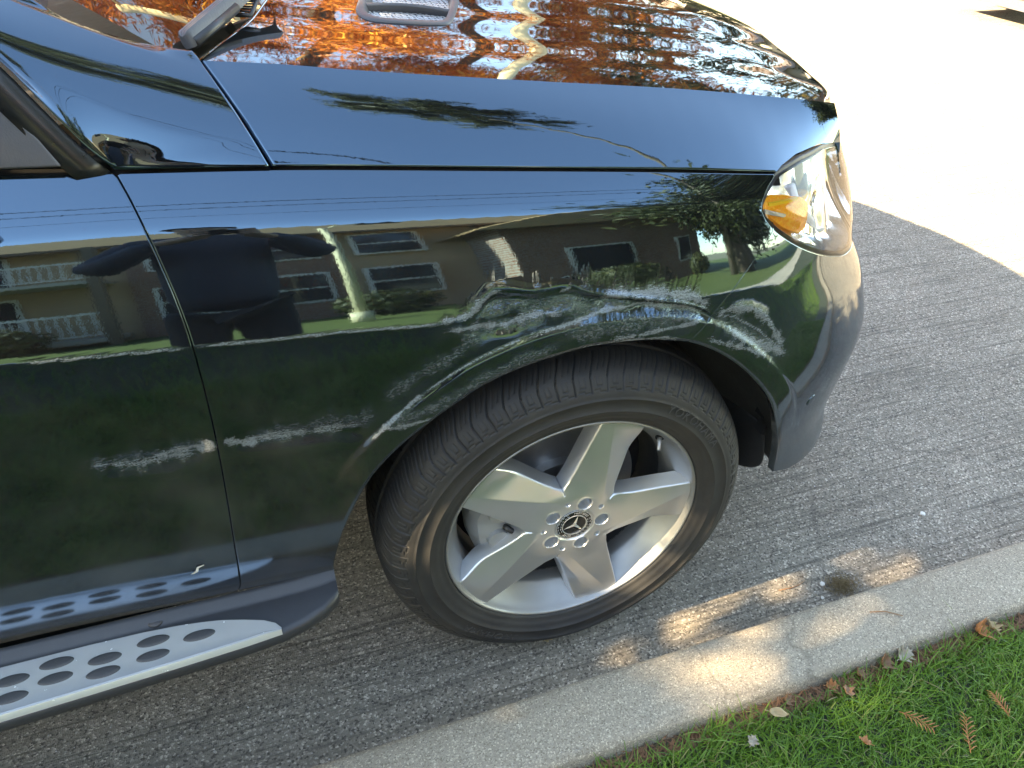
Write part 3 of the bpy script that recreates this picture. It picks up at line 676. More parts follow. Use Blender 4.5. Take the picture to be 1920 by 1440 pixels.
# brakes
DISC=plain('brake_disc_steel',(.34,.34,.34),.35,.8,vscale=60); RUST=plain('rusty_iron',(.12,.065,.04),.7,vscale=50)
V,F=lathe([(.060,.092),(.060,.082),(.088,.080),(.090,.098),(.1675,.098),(.1675,.128),(.06,.128)],120)
o=mk('brake_disc',V,[tuple(reversed(f)) for f in F.tolist()],DISC,car); o.location=wheel_o; o.modifiers.new('e','EDGE_SPLIT').split_angle=math.radians(30)
V,F=lathe([(.1685,.101),(.1690,.127)],120); o=mk('brake_disc_edge',V,F,RUST,car); o.location=wheel_o
mb=MB(); n=18
A=np.radians(np.linspace(148,214,n)); prof=[(.108,.102),(.108,.066),(.120,.050),(.150,.046),(.176,.052),(.190,.070),(.192,.104)]
V=[(r*math.cos(a),y+.004*math.sin(i*1.1),r*math.sin(a)) for i,a in enumerate(A) for r,y in prof]; m=len(prof)
mb.add(V,[(i*m+k,i*m+k+1,(i+1)*m+k+1,(i+1)*m+k) for i in range(n-1) for k in range(m-1)]+[tuple(range(m)),tuple((n-1)*m+k for k in range(m))[::-1]])
for a0 in(165,192):
    a=math.radians(a0); c=Vector((.142*math.cos(a),.047,.142*math.sin(a))); mb.tube([c,c+Vector((0,-.010,0)),c+Vector((0,-.011,0))],[.022,.020,.012],20)
cal=mb.build('brake_caliper',plain('caliper_grey',(.30,.31,.31),.45,.3),car,True); cal.location=wheel_o
cal.modifiers.new('e','EDGE_SPLIT').split_angle=math.radians(35)
mb=MB(); a=math.radians(205); c=Vector((.118*math.cos(a),.040,.118*math.sin(a)))
mb.tube([c+Vector((-.02,0,.05)),c+Vector((0,-.004,.03)),c,c+Vector((.01,.004,-.03)),c+Vector((-.02,.02,-.045))],[.006,.006,.007,.008,.008],10); o=mb.build('brake_hose',BLACK,car,True); o.location=wheel_o
V,F=lathe([(.05,.135),(.19,.132),(.205,.14)],64); o=mk('brake_backplate',V,[tuple(reversed(f)) for f in F.tolist()],GAPM,car); o.location=wheel_o
# ------------------------------------------------------------------ wheel-arch liner
LINER=plain('liner_plastic',(.014,.015,.017),.55,bmp=.3,vscale=30)
th=np.linspace(-1.66,1.62,90)
rows=[]
R=f_arch(np.clip(th,-1.69,1.66)); 
for dy,dr in((.010,-.002),(.030,.004),(.10,.012),(.20,.016),(.42,.010),(.60,-.02)):
    r=R+dr; s=ARC[0]+r*np.sin(th); z=ARC[1]+r*np.cos(th)
    sx=ARC[0]+R*np.sin(th); zx=np.maximum(ARC[1]+R*np.cos(th),.20); e=sheet(np.clip(sx,-.45,.47),np.maximum(zx,.36),False)
    rows.append(np.stack([s+ (e[:,0]-sx)*np.clip(1-dy/.6,0,1),e[:,1]+dy,z],-1))
Lr=np.array(rows); V=Lr.reshape(-1,3)
mk('wheel_liner',V,[tuple(reversed(f)) for f in grid_faces(len(rows),len(th)).tolist()],LINER,car)
mb=MB()   # inner bulkhead and lower flap ahead of the tyre
mb.box((-.52,.60,.18),(.52,.63,.95)); mb.build('inner_wing',GAPM,car)
mb=MB()
V=[(.462,.045,.338),(.440,.10,.300),(.425,.18,.285),(.420,.26,.28),(.455,.05,.39),(.432,.11,.39),(.418,.18,.39),(.412,.26,.39),(.448,.055,.46),(.425,.12,.46),(.41,.18,.46),(.40,.26,.46)]
mb.add(V,[tuple(i*4+np.array([k,k+1,k+5,k+4])) for i in range(2) for k in range(3)]); 
o=mb.build('liner_flap',LINER,car,True); sm=o.modifiers.new('s','SOLIDIFY'); sm.thickness=.006; ss_=o.modifiers.new('u','SUBSURF'); ss_.levels=2; ss_.render_levels=2
mb=MB()
for k in range(3):
    z=.44+.035*k; mb.box((.428,.050+.01*k,z),(.436,.075+.01*k,z+.075),Matrix.Translation((.43,.06,z))@Matrix.Rotation(.35,4,'Y')@Matrix.Translation((-.43,-.06,-z)))
o=mb.build('liner_slot',GAPM,car)
mb=MB(); mb.box((.400,.13,.215),(.406,.25,.36)); o=mb.build('mud_flap',LINER,car); bevel(o,.003)
# ------------------------------------------------------------------ running board
bz=.352
# plastic body: cross-sections along x
secs=[]
for x,yo,yi,zt in((-3.0,-.083,.05,bz),(-1.2,-.083,.045,bz),(-.95,-.080,.042,bz),(-.7,-.068,.040,bz),(-.60,-.062,.038,bz),(-.55,-.057,.037,bz+.001),(-.51,-.048,.036,bz+.003),(-.475,-.034,.036,bz+.006),(-.452,-.018,.037,bz+.010),(-.447,-.010,.037,bz+.010)):
    secs.append([(x,yi+.03,zt-.09),(x,yi,zt+.016),(x,yi-.008,zt+.014),(x,yi-.016,zt+.003),(x,yi-.024,zt),(x,yo+.012,zt-.002),(x,yo+.003,zt-.006),(x,yo,zt-.014),(x,yo+.004,zt-.030),(x,yo+.022,zt-.050),(x,yi+.03,zt-.09)])
S_=np.array(secs); V=S_.reshape(-1,3); Fb=[tuple(reversed(f)) for f in grid_faces(S_.shape[0],S_.shape[1]).tolist()]; Fb.append(tuple((len(secs)-1)*11+k for k in range(11)))
board=mk('running_board',V,Fb,plain('board_plastic',(.030,.032,.036),.38,bmp=.08,vscale=50),car); board.modifiers.new('e','EDGE_SPLIT').split_angle=math.radians(50)
# aluminium tread plate
top=[(-2.9,.016),(-1.2,.016),(-.966,.016),(-.84,.0165),(-.76,.0145),(-.707,.0105),(-.670,.0055),(-.637,-.001),(-.605,-.011),(-.574,-.0225),(-.556,-.034),(-.5475,-.046)]
PT=[]
for x,y in top:
    yo=np.interp(x,[-3,-1.2,-.95,-.7,-.60,-.55],[-.0805,-.0805,-.0775,-.0655,-.0595,-.0545])
    w_=y-yo; PT.append([(x,y,bz+.0005),(x,y-.001,bz+.0032),(x,y-.35*w_,bz+.0036),(x,yo+.40*w_,bz+.0036),(x,yo+min(.011,.3*w_),bz+.0036),(x,yo+min(.007,.2*w_),bz+.0062),(x,yo+min(.003,.1*w_),bz+.0060),(x,yo,bz-.0005),(x,yo,bz-.006)])
PT=np.array(PT); ALU=plain('brushed_aluminium',(.80,.80,.78),.24,.55,var=.05,vscale=30)
plate=mk('tread_plate',PT.reshape(-1,3),[tuple(reversed(f)) for f in grid_faces(PT.shape[0],PT.shape[1]).tolist()],ALU,board); plate.modifiers.new('e','EDGE_SPLIT').split_angle=math.radians(35)
mb=MB(); n=28; V=[];F=[]
for k,(sc,h) in enumerate(((1.06,.0),(1.02,.0012),(.93,.0022),(.6,.0028),(.01,.0030))):
    V+=[(.0235*sc*math.cos(2*math.pi*i/n),.0092*sc*math.sin(2*math.pi*i/n),h) for i in range(n)]
stud=mk('rubber_stud',V,grid_faces(5,n,True),plain('stud_rubber',(.055,.056,.058),.6,bmp=.2,vscale=200),plate)
spots=[(-.675,-.021),(-.745,-.009),(-.745,-.037),(-.816,-.019),(-.817,-.044),(-.886,-.004),(-.885,-.032),(-.947,-.015),(-.945,-.046)]+[(-1.017-.07*k*1.0,(-.004,-.015)[k%2]) for k in range(20)]+[(-1.017-.07*k,(-.032,-.046)[k%2]) for k in range(20)]
for i,(x,y) in enumerate(spots):
    o=stud if i==0 else stud.copy()
    if i: COL.objects.link(o); o.parent=plate
    o.location=(x,y,bz+.0036)
mb=MB().tube([(-.742,.030,bz+.004),(-.742,.030,bz+.0062)],[.0125,.0115],20); mb.build('board_plug',GREYP,board,True)
# ------------------------------------------------------------------ headlight
def lampsurf(off):
    def f(s,z):
        p=sheet(s,z,False); x,y,nx,ny=plan(s); d=np.minimum(np.minimum(zu(s)-z,z-zl(s)),.06); o=off
        return p+np.stack([nx*o,ny*o,0*nx],-1)
    return f
def lens_s(s,z):
    p=sheet(s,z,False); x,y,nx,ny=plan(s); d=np.clip(np.minimum(zu(s)-z,z-zl(s))/.05,0,1); o=-.0055*d-.0005
    return p+np.stack([nx*o,ny*o,0*nx],-1)
def g_lamp(e):
    def g(s,z):
        t=np.minimum(zu(s)-z,z-zl(s))-e; return np.minimum(t,.965-s)
    return g
def lampt(s,z): return np.minimum(np.minimum(zu(s)-z,z-zl(s)),.965-s)
lamp=panel('headlight',.325,.97,.78,1.02,.0028,lambda s,z:np.minimum(lampt(s,z)+.0005,.0075-lampt(s,z)),lampsurf(.0012),BLACK,car,.012); lamp['label']='clear-lens headlight with amber side indicator'
panel('lamp_lens',.325,.97,.78,1.02,.0035,g_lamp(.0045),lens_s,LENS,lamp,.004)
def bowl_s(s,z):
    p=sheet(s,z,False); x,y,nx,ny=plan(s); d=np.clip((lampt(s,z)-.004)/.022,0,1); o=.0030+.040*smooth(d)+.006*np.sin(s*70)*smooth((s-.52)/.05)*smooth(d)
    return p+np.stack([nx*o,ny*o,0*nx],-1)
panel('lamp_reflector',.325,.97,.78,1.02,.004,lambda s,z:lampt(s,z)-.0035,bowl_s,plain('lamp_reflector_chrome',(.86,.87,.88),.13,.85,var=.04),lamp,.004)
IND=[(.3567,.9657),(.3517,.955),(.3773,.938),(.4199,.9169),(.4762,.8975),(.5039,.9012),(.5204,.9191),(.5235,.9354),(.4989,.9483),(.4308,.9617),(.3819,.9683)]
def sdpoly(s,z,pts):
    d,_=poly_dist(s,z,pts+[pts[0]]); ins=np.zeros(np.shape(s),bool); n=len(pts)
    for i in range(n):
        (x0,z0),(x1,z1)=pts[i],pts[(i+1)%n]
        c=((z0>z)!=(z1>z))&(s<(x1-x0)*(z-z0)/(z1-z0+1e-12)+x0); ins^=c
    return np.where(ins,d,-d)
def ind_s(s,z):
    p=sheet(s,z,False); x,y,nx,ny=plan(s); o=.012-.006*smooth(sdpoly(s,z,IND)/.02)
    return p+np.stack([nx*o,ny*o,0*nx],-1)
def amber():
    m,t,b=newmat('amber_plastic'); v=coords(t); 
    n=voro(t,v,240); c=mixc(t,n,(.95,.24,.012),(1.0,.45,.04)); t.links.new(c,b.inputs['Base Color']); b.inputs['Roughness'].default_value=.22
    b.inputs['Subsurface Weight'].default_value=.25; b.inputs['Subsurface Radius'].default_value=(.01,.004,.001); bump(t,b,n,.3,.002); return m
AMB=amber()
ind=panel('indicator',.34,.54,.885,.975,.0025,lambda s,z:sdpoly(s,z,IND),ind_s,AMB,lamp,.012)
mb=MB()
for k in range(9):
    s=.372+.0125*k; z=.9585-.0009*k; q=ind_s(np.array(s),np.array(z)); mb.box((q[0]-.0035,q[1]-.003,q[2]-.0025),(q[0]+.0035,q[1]+.002,q[2]+.0025))
mb.build('indicator_prism',plain('yellow_prism',(.95,.55,.05),.15),lamp)
V=[]
for s,z in((.350,.9545),(.350,.9475),(.405,.936),(.412,.937),(.412,.9405),(.405,.9425)): V.append(ind_s(np.array(s),np.array(z))-np.array([0,.003,0]))
mb=MB(); mb.add(V,[tuple(range(6))[::-1]]); o=mb.build('side_marker',plain('marker_chrome',(.55,.56,.52),.2,.6),lamp); o.modifiers.new('s','SOLIDIFY').thickness=.004
mb=MB(); P=[bowl_s(np.array(s),np.array(z))-np.array([.006,.008,0]) for s,z in((.535,.955),(.56,.925),(.60,.885),(.65,.85),(.72,.835))]; mb.tube(P,.006,10); mb.build('light_guide',plain('light_guide_white',(.85,.86,.88),.15),lamp,True)
mb=MB(); q=bowl_s(np.array(.62),np.array(.93)); nrm=np.array([.75,-.62,.05])
for r,d in((.034,.004),(.030,.012)): mb.tube([Vector(q)+Vector(nrm)*d*.5,Vector(q)+Vector(nrm)*d],[r,r*.94],28)
mb.build('lamp_projector',CHROME,lamp,True)
# parking sensor in the bumper
q=sheet(np.array(.5008),np.array(.5448)); x,y,nx,ny=plan(.5008); nv=Vector((-nx,-ny,-.03)).normalized()
mb=MB(); mb.tube([Vector(q)-nv*.004,Vector(q)+nv*.0012,Vector(q)+nv*.0018],[.0125,.0125,.0105],28); mb.build('parking_sensor',PAINT,bumper,True)
V,F=lathe([(.0128,0),(.0145,0)],40)
# ------------------------------------------------------------------ windscreen, cowl, wiper, vent, door top
ya=np.linspace(.172,1.728,60); ym=np.minimum(ya,1.9-ya)
base=np.stack([f_back(ym)-.006,ya,hood_z(f_back(ym),ya)-.010],-1)
topc=np.stack([-1.33+.16*(1-((ya-.95)/.62)**2)-.05,.95+(ya-.95)*.80,1.665+.035*(1-((ya-.95)/.78)**2)],-1)
nv=40; v=np.linspace(0,1,nv)[:,None,None]
WS=base[None]*(1-v)+topc[None]*v+np.sin(np.pi*v)*np.array([.02,0,.035])
e0=PS[-3]; 
ws=mk('windscreen',WS.reshape(-1,3),grid_faces(nv,60),SCREEN,car)
mb=MB(); dash=WS.copy(); V=np.concatenate([base-np.array([.01,0,.03]),base-np.array([.45,0,.10]),base-np.array([.5,0,.55])]).reshape(-1,3); mb.add(V,grid_faces(3,60)); mb.build('dashboard',plain('dash_plastic',(.02,.02,.022),.7,bmp=.2),car,True)
mb=MB(); cw=np.stack([f_back(ym)+.010,ya,hood_z(f_back(ym),ya)-.024],-1); cw2=base+np.array([-.03,0,-.020]); mb.add(np.concatenate([cw,cw2]),grid_faces(2,60)); mb.build('cowl_panel',GREYP,car,True)
mb=MB(); ga,gb,gc,gd=Vector((-.4450,.335,1.2065)),Vector((-.4235,.335,1.2045)),Vector((-.4090,.375,1.2165)),Vector((-.4300,.375,1.2175))
mb.tube([ga,gb,gc,gd,ga],.0032,6)
for k in range(6): f=(k+.5)/6; mb.tube([ga.lerp(gd,f),gb.lerp(gc,f)],.0014,5)
mb.build('cowl_grille',BLACK,car,True)
# wiper: cap near the pillar, arm rising to the upper frame edge
wa=Vector((-.5125,.205,1.2095)); wb=Vector((-.437,.345,1.2315)); ax=(wb-wa); L=ax.length; ax.normalize(); upv=Vector((-.25,.05,1)); sd_=ax.cross(upv).normalized(); upv=sd_.cross(ax).normalized()
secs=[]
for tpos,hw,h0 in((-.02,.003,.002),(.0,.0075,.005),(.03,.0098,.0065),(.3,.0105,.007),(.65,.0105,.007),(1.0,.010,.007),(1.9,.008,.007)):
    c=wa+ax*(L*tpos); secs.append([c-sd_*hw-upv*.014,c-sd_*hw*1.0+upv*h0*.35,c-sd_*hw*.72+upv*h0,c-sd_*hw*.30+upv*(h0-.0005),c-sd_*hw*.26+upv*(h0-.0022),c-sd_*hw*.18+upv*(h0-.0005),c+sd_*hw*.18+upv*(h0-.0005),c+sd_*hw*.26+upv*(h0-.0022),c+sd_*hw*.30+upv*(h0-.0005),c+sd_*hw*.72+upv*h0,c+sd_*hw*1.0+upv*h0*.35,c+sd_*hw-upv*.014])
S_=np.array([[tuple(p) for p in s] for s in secs]); 
wip=mk('wiper',S_.reshape(-1,3),[tuple(reversed(f)) for f in grid_faces(len(secs),12,True).tolist()]+[tuple(range(12))],GREYP,car); wip.modifiers.new('e','EDGE_SPLIT').split_angle=math.radians(40)
mb=MB(); a_=wa-upv*.010+sd_*.008; mb.tube([a_+ax*.004,a_+ax*(L*.8)],[.007,.007],8); mb.build('wiper_blade',BLACK,wip,True)
# hood vent
def ringpts(sc,dz): 
    p=cen+(VO-cen)*sc; return np.stack([p[:,0],p[:,1],hood_z(p[:,0],p[:,1])+dz],-1)
R_=[ringpts(1.035,-.002),ringpts(1.03,.0015),ringpts(1.0,.004),ringpts(.90,.004),ringpts(.84,.001),ringpts(.80,-.014)]
nR=len(VO); V=np.concatenate(R_)
vent=mk('hood_vent',V,grid_faces(6,nR,True),GREYP,hood); vent.modifiers.new('s','SUBSURF').render_levels=2
p=cen+(VO-cen)*.84; V=np.stack([p[:,0],p[:,1],hood_z(p[:,0],p[:,1])-.0165],-1); mk('vent_floor',V,[tuple(range(nR))],GAPM,vent)
mb=MB()   # woven wire mesh
from math import hypot
poly=[tuple(q) for q in (cen+(VO-cen)*.83)]
def inside(x,y):
    c=False;n=len(poly)
    for i in range(n):
        (x0,y0),(x1,y1)=poly[i],poly[(i+1)%n]
        if (y0>y)!=(y1>y) and x<(x1-x0)*(y-y0)/(y1-y0)+x0:c=not c
    return c
for dirn in(0,1):
    ang=math.radians(38 if dirn==0 else -38); dx,dy=math.cos(ang),math.sin(ang)
    for k in range(-26,27):
        ox,oy=cen[0]-dy*k*.0064,cen[1]+dx*k*.0064; seg=[]
        for q in np.arange(-.17,.17,.004):
            x,y=ox+dx*q,oy+dy*q
            if inside(x,y): seg.append((x,y,hood_z(np.array(x),np.array(y))-.010+.0008*math.sin(q*490+k*math.pi+dirn*math.pi)))
            else:
                if len(seg)>2: mb.tube(seg,.00085,4,False)
                seg=[]
        if len(seg)>2: mb.tube(seg,.00085,4,False)
mb.build('vent_mesh',plain('vent_wire',(.42,.43,.45),.35,.6),vent,True)
mb=MB(); n=15
V=[]
for i in range(n):
    t_=i/(n-1); x=-.235+.150*t_; y=.478+.012*math.sin(math.pi*t_)+.006*t_; z=float(hood_z(np.array(x),np.array(y))); b_=.0055*math.sin(math.pi*t_)
    V+=[(x,y-.002,z-.018),(x,y-.010-b_,z-.001+b_*.3),(x,y-.006-b_,z+.0022+b_*.5),(x,y+.006,z+.001),(x,y+.008,z-.018)]
mb.add(V,grid_faces(n,5)); mb.build('vent_blade',GREYP,vent,True)
# door top: mirror triangle, seals, side glass, roof and far structure
def strip(A_,B_,name,mat,parent,th=.004):
    A_=np.array(A_,float);B_=np.array(B_,float); o=mk(name,np.concatenate([A_,B_]),grid_faces(2,len(A_)),mat,parent); s=o.modifiers.new('s','SOLIDIFY'); s.thickness=th; s.offset=0; return o
tl=crv([(-1.45,.30,1.64),(-1.1,.185,1.47),(-.80,.105,1.305),(-.692,.070,1.226),(-.672,.065,1.195),(-.651,.060,1.161),(-.632,.057,1.131),(-.614,.0565,1.106)],60)
strip(tl+np.array([-.004,.003,-.004]),tl+np.array([-.046,-.002,-.020])*np.linspace(1,.75,60)[:,None],'door_frame',plain('satin_black_frame',(.010,.011,.012),.30),door,.003)
belt=[sheet(np.array(s),f_zT(np.array(s))) for s in np.linspace(-1.6,-.617,30)]; belt=np.array(belt)
strip(belt+np.array([0,.012,.002]),belt+np.array([0,.006,.016]),'belt_seal',BLACK,door,.006)
tri=np.array([(-.663,.061,1.113),(-.76,.062,1.118),(-.76,.088,1.235),(-.735,.082,1.213),(-.700,.073,1.180),(-.677,.066,1.143)])
o=mk('mirror_triangle',tri,[tuple(range(6))],plain('mirror_triangle_plastic',(.075,.075,.082),.5,bmp=.1,vscale=90),door,False); s_=o.modifiers.new('s','SOLIDIFY'); s_.thickness=.010; s_.offset=-1; bevel(o,.003,2)
mb=MB(); V=[]
gl=[(-.755,.075,1.12),(-1.62,.085,1.13),(-1.62,.29,1.60),(-1.40,.285,1.60),(-1.08,.20,1.44),(-.80,.12,1.27)]
mk('door_window',gl,[tuple(range(6))],TINT,door,False)
# mirror housing outside the frame edge
bm=bmesh.new(); bmesh.ops.create_icosphere(bm,subdivisions=3,radius=1)
for v_ in bm.verts:
    c=Vector([math.copysign(abs(q_)**.62,q_) for q_ in v_.co]); v_.co=Vector((c.x*(.062 if c.x>0 else .040)*(1-.25*c.z*c.z),c.y*.110,c.z*.070*(1-.20*c.y)))
me=bpy.data.meshes.new('door_mirror'); bm.to_mesh(me); bm.free(); me.materials.append(PAINT)
for p_ in me.polygons:p_.use_smooth=True
dm=bpy.data.objects.new('door_mirror',me); COL.objects.link(dm); dm.parent=door; dm.location=(-.838,-.125,1.185)
mb=MB().tube([(-.80,.07,1.13),(-.81,-.01,1.135),(-.83,-.07,1.15)],[.030,.024,.03],12); mb.build('mirror_foot',BLACK,dm,True).location=(.838,.125,-1.185)
# roof, tail and the far side, seen only in shadows and from the side
RO=[]
for x,zc,hw,zs in((-1.20,1.715,.50,1.675),(-1.36,1.745,.60,1.66),(-1.7,1.775,.635,1.68),(-2.3,1.785,.64,1.69),(-2.9,1.765,.62,1.675),(-3.35,1.71,.59,1.63),(-3.62,1.60,.57,1.54)):
    q=np.linspace(-1,1,21); RO.append(np.stack([np.full(21,x)-.10*np.abs(q)**2*(x>-1.5),.95+hw*q,zs+(zc-zs)*(1-np.abs(q)**2.6)],-1))
RO=np.array(RO); o=mk('roof',RO.reshape(-1,3),grid_faces(7,21),PAINT,car); s_=o.modifiers.new('s','SOLIDIFY'); s_.thickness=.03; s_.offset=-1
for far in(0,1):
    Yf=(lambda y:1.9-y) if far else (lambda y:y)
    for a_,b_ in(((-1.66,.10,1.10),(-1.70,.30,1.66)),((-2.62,.11,1.10),(-2.70,.32,1.66)),((-3.35,.12,1.10),(-3.30,.36,1.62))): MB().tube([(a_[0],Yf(a_[1]),a_[2]),(b_[0],Yf(b_[1]),b_[2])],.035,8).build('window_pillar',BLACK,car,True)
    V=[(-1.70,Yf(.085),1.12),(-3.35,Yf(.10),1.14),(-3.32,Yf(.35),1.61),(-2.3,Yf(.31),1.66),(-1.70,Yf(.30),1.64)]
    mk('rear_window',V,[tuple(range(5))],TINT,car,False)
V=[(-3.75,.10,1.12),(-3.75,1.80,1.12),(-3.60,1.5,1.55),(-3.60,.40,1.55)]; mk('tailgate_window',V,[(0,1,2,3)],TINT,car,False)
# far body side: mirrored coarse copy of the near side, far pillar
s=np.linspace(-3.75,S_END,150); zg=np.concatenate([np.linspace(.36,.88,16),np.linspace(.9,1.10,14)]); S2,Z2=np.meshgrid(s,zg,indexing='ij')
Z2=np.where(S2<.36,.36+(Z2-.36)*(f_zT(S2)-.36)/(1.10-.36),.30+(Z2-.36)*(.60)/(1.10-.36)); P=sheet(S2,Z2,False); P[...,1]=1.9-P[...,1]
keep=(np.hypot(S2,Z2-.37)>.42)&(np.hypot(S2+2.915,Z2-.37)>.42); F=[f for f in grid_faces(150,30).tolist() if all(keep.reshape(-1)[i] for i in f)]
mk('body_side',P.reshape(-1,3),F,PAINT,car)
Pm=PS.copy(); Pm[...,1]=1.9-Pm[...,1]; mk('pillar_panel',Pm.reshape(-1,3),[tuple(reversed(f)) for f in grid_faces(PS.shape[0],PS.shape[1]).tolist()],PAINT,car)
mb=MB(); mb.box((-3.74,.06,.40),(-3.70,1.84,1.12)); mb.build('tailgate',PAINT,car)
mb=MB(); mb.box((-3.65,.10,.30),(-.62,1.80,.42)); mb.build('underbody',GAPM,car)
mb=MB(); mb.box((-.45,.66,.30),(.60,1.24,.95)); mb.build('engine_block',GAPM,car)
mb=MB()   # grille between the headlights
for k in range(3): mb.tube([(.70,.45,.66+.08*k),(.735,.7,.66+.08*k),(.745,.95,.66+.08*k),(.735,1.2,.66+.08*k),(.70,1.45,.66+.08*k)],.022,8)
mb.box((.55,.42,.55),(.66,1.48,.96)); mb.build('grille',BLACK,car,True)
# other three wheels share the front wheel's meshes
for k,(x,yy,rz) in enumerate(((-2.915,0,0),(0,1.9,math.pi),(-2.915,1.9,math.pi))):
    o=wheel.copy(); COL.objects.link(o); o.location=(x,yy,.365); o.rotation_euler=(0,0,rz); o.parent=car; o['label']='silver alloy wheel away from the camera'
    for ch in wheel.children:
        if ch.name.startswith(('tyre_lett','valve')): continue
        c=ch.copy(); COL.objects.link(c); c.parent=o
# ------------------------------------------------------------------ ground, road, kerb, verge
def concrete_mat(name,c0,c1,grain=260,broom=0.0,stain=.5,agg=.5,warm=(1,1,1)):
    m,t,b=newmat(name); v=coords(t)
    big=noise(t,v,1.3,5,.6); mid=noise(t,v,9,4,.6)
    base=mixc(t,ramp(t,big,[(.3,0.0),(.7,1.0)]),c0,c1); base=mixc(t,mth(t,'MULTIPLY',ramp(t,mid,[(.4,0.0),(.75,1.0)]),stain*.5),base,tuple(c*.72 for c in c0))
    wv=N(t,'VectorMath',operation='ADD'); wn=N(t,'TexNoise',i_Scale=grain*.8,i_Detail=2.0); t.links.new(v,wn.inputs['Vector']); ws_=N(t,'VectorMath',operation='SCALE'); ws_.inputs['Scale'].default_value=.9/grain; t.links.new(wn.outputs['Color'],ws_.inputs[0]); t.links.new(v,wv.inputs[0]); t.links.new(ws_.outputs[0],wv.inputs[1]); vv=wv.outputs[0]
    vc=N(t,'TexVoronoi'); vc.inputs['Scale'].default_value=grain; t.links.new(vv,vc.inputs['Vector']); hs=N(t,'SeparateColor'); t.links.new(vc.outputs['Color'],hs.inputs[0])
    lum=ramp(t,hs.outputs[0],[(0,.22),(.10,.34),(.16,.80),(.60,1.0),(.82,1.25),(.92,1.9),(1,2.7)])
    base=mixc(t,agg,base,mixc(t,1.0,base,lum,'MULTIPLY'))
    v2=N(t,'TexVoronoi'); v2.inputs['Scale'].default_value=grain*.45; t.links.new(vv,v2.inputs['Vector']); h2=N(t,'SeparateColor'); t.links.new(v2.outputs['Color'],h2.inputs[0])
    st=mth(t,'MULTIPLY',ramp(t,h2.outputs[2],[(.88,0.0),(.90,1.0)]),ramp(t,v2.outputs['Distance'],[(.25,1.0),(.42,0.0)])); base=mixc(t,mth(t,'MULTIPLY',st,agg*.8),base,mixc(t,h2.outputs[0],(.46,.43,.38),(.10,.095,.09)))
    fine=noise(t,v,grain*2.2,3,.7)
    crk=N(t,'TexVoronoi'); crk.feature='DISTANCE_TO_EDGE'; crk.inputs['Scale'].default_value=.9; cw_=N(t,'TexNoise',i_Scale=6.0,i_Detail=5.0); t.links.new(v,cw_.inputs['Vector']); cs_=N(t,'VectorMath',operation='SCALE'); cs_.inputs['Scale'].default_value=.10; t.links.new(cw_.outputs['Color'],cs_.inputs[0]); ca_=N(t,'VectorMath',operation='ADD'); t.links.new(v,ca_.inputs[0]); t.links.new(cs_.outputs[0],ca_.inputs[1]); t.links.new(ca_.outputs[0],crk.inputs['Vector'])
    base=mixc(t,mth(t,'MULTIPLY',ramp(t,crk.outputs['Distance'],[(0,1.0),(.0018,.7),(.0034,0.0)]),.35),base,(.05,.045,.04))
    stn=noise(t,v,3.2,6,.7); base=mixc(t,mth(t,'MULTIPLY',ramp(t,stn,[(.56,0.0),(.72,1.0)]),stain*.45),base,tuple(c*.45 for c in c0))
    base=mixc(t,.8,base,mixc(t,fine,tuple(c*.35 for c in c0),tuple(min(1,c*1.75) for c in c1)),'MIX') if False else mixc(t,mth(t,'MULTIPLY',ramp(t,fine,[(.30,1.0),(.5,0.0)]),.45),base,(.05,.05,.05))
    h=mth(t,'ADD',mth(t,'MULTIPLY',fine,.5),mth(t,'MULTIPLY',vc.outputs['Distance'],.8))
    if broom:
        br=noise(t,coords(t,(.9,55,1)),2.0,4,.65); lines=ramp(t,br,[(.36,0.0),(.5,1.0)]); base=mixc(t,mth(t,'MULTIPLY',mth(t,'SUBTRACT',1.0,lines),broom),base,tuple(c*.38 for c in c0))
        h=mth(t,'ADD',h,mth(t,'MULTIPLY',lines,1.0))
    t.links.new(base,b.inputs['Base Color']); b.inputs['Roughness'].default_value=.85; b.inputs['IOR'].default_value=1.4
    bump(t,b,h,.6,.0035); return m
ROADM=concrete_mat('road_concrete',(.195,.170,.138),(.265,.228,.184),260,.65,.6,.85)
KERBM=concrete_mat('kerb_concrete',(.265,.225,.172),(.345,.295,.228),420,0,.35,.5)
WALKM=concrete_mat('sidewalk_concrete',(.36,.33,.28),(.46,.42,.36),200,0,.5,.3)
SOIL=plain('soil',(.075,.055,.035),.95,var=.5,vscale=30,bmp=.6)
def lawn_mat():
    m,t,b=newmat('lawn_grass'); v=coords(t); n=noise(t,v,1.2,5); n2=noise(t,v,60,4,.7)
    c=mixc(t,n,(.035,.075,.014),(.085,.125,.022)); c=mixc(t,n2,c,(.12,.17,.04)); t.links.new(c,b.inputs['Base Color']); b.inputs['Roughness'].default_value=.8; bump(t,b,n2,1.0,.04); return m
LAWNM=lawn_mat()
def sheetq(name,x0,x1,y0,y1,z,mat,n=2):
    xs=np.linspace(x0,x1,n); ys=np.linspace(y0,y1,n); X,Y=np.meshgrid(xs,ys,indexing='ij'); o=mk(name,np.stack([X,Y,0*X+z],-1).reshape(-1,3),grid_faces(n,n),mat); o['kind']='structure'; return o
sheetq('ground',-600,600,-600,600,-.03,plain('far_ground',(.16,.15,.09),.95,var=.3,vscale=.05))
sheetq('road',-80,80,-.17,8.8,0,ROADM)
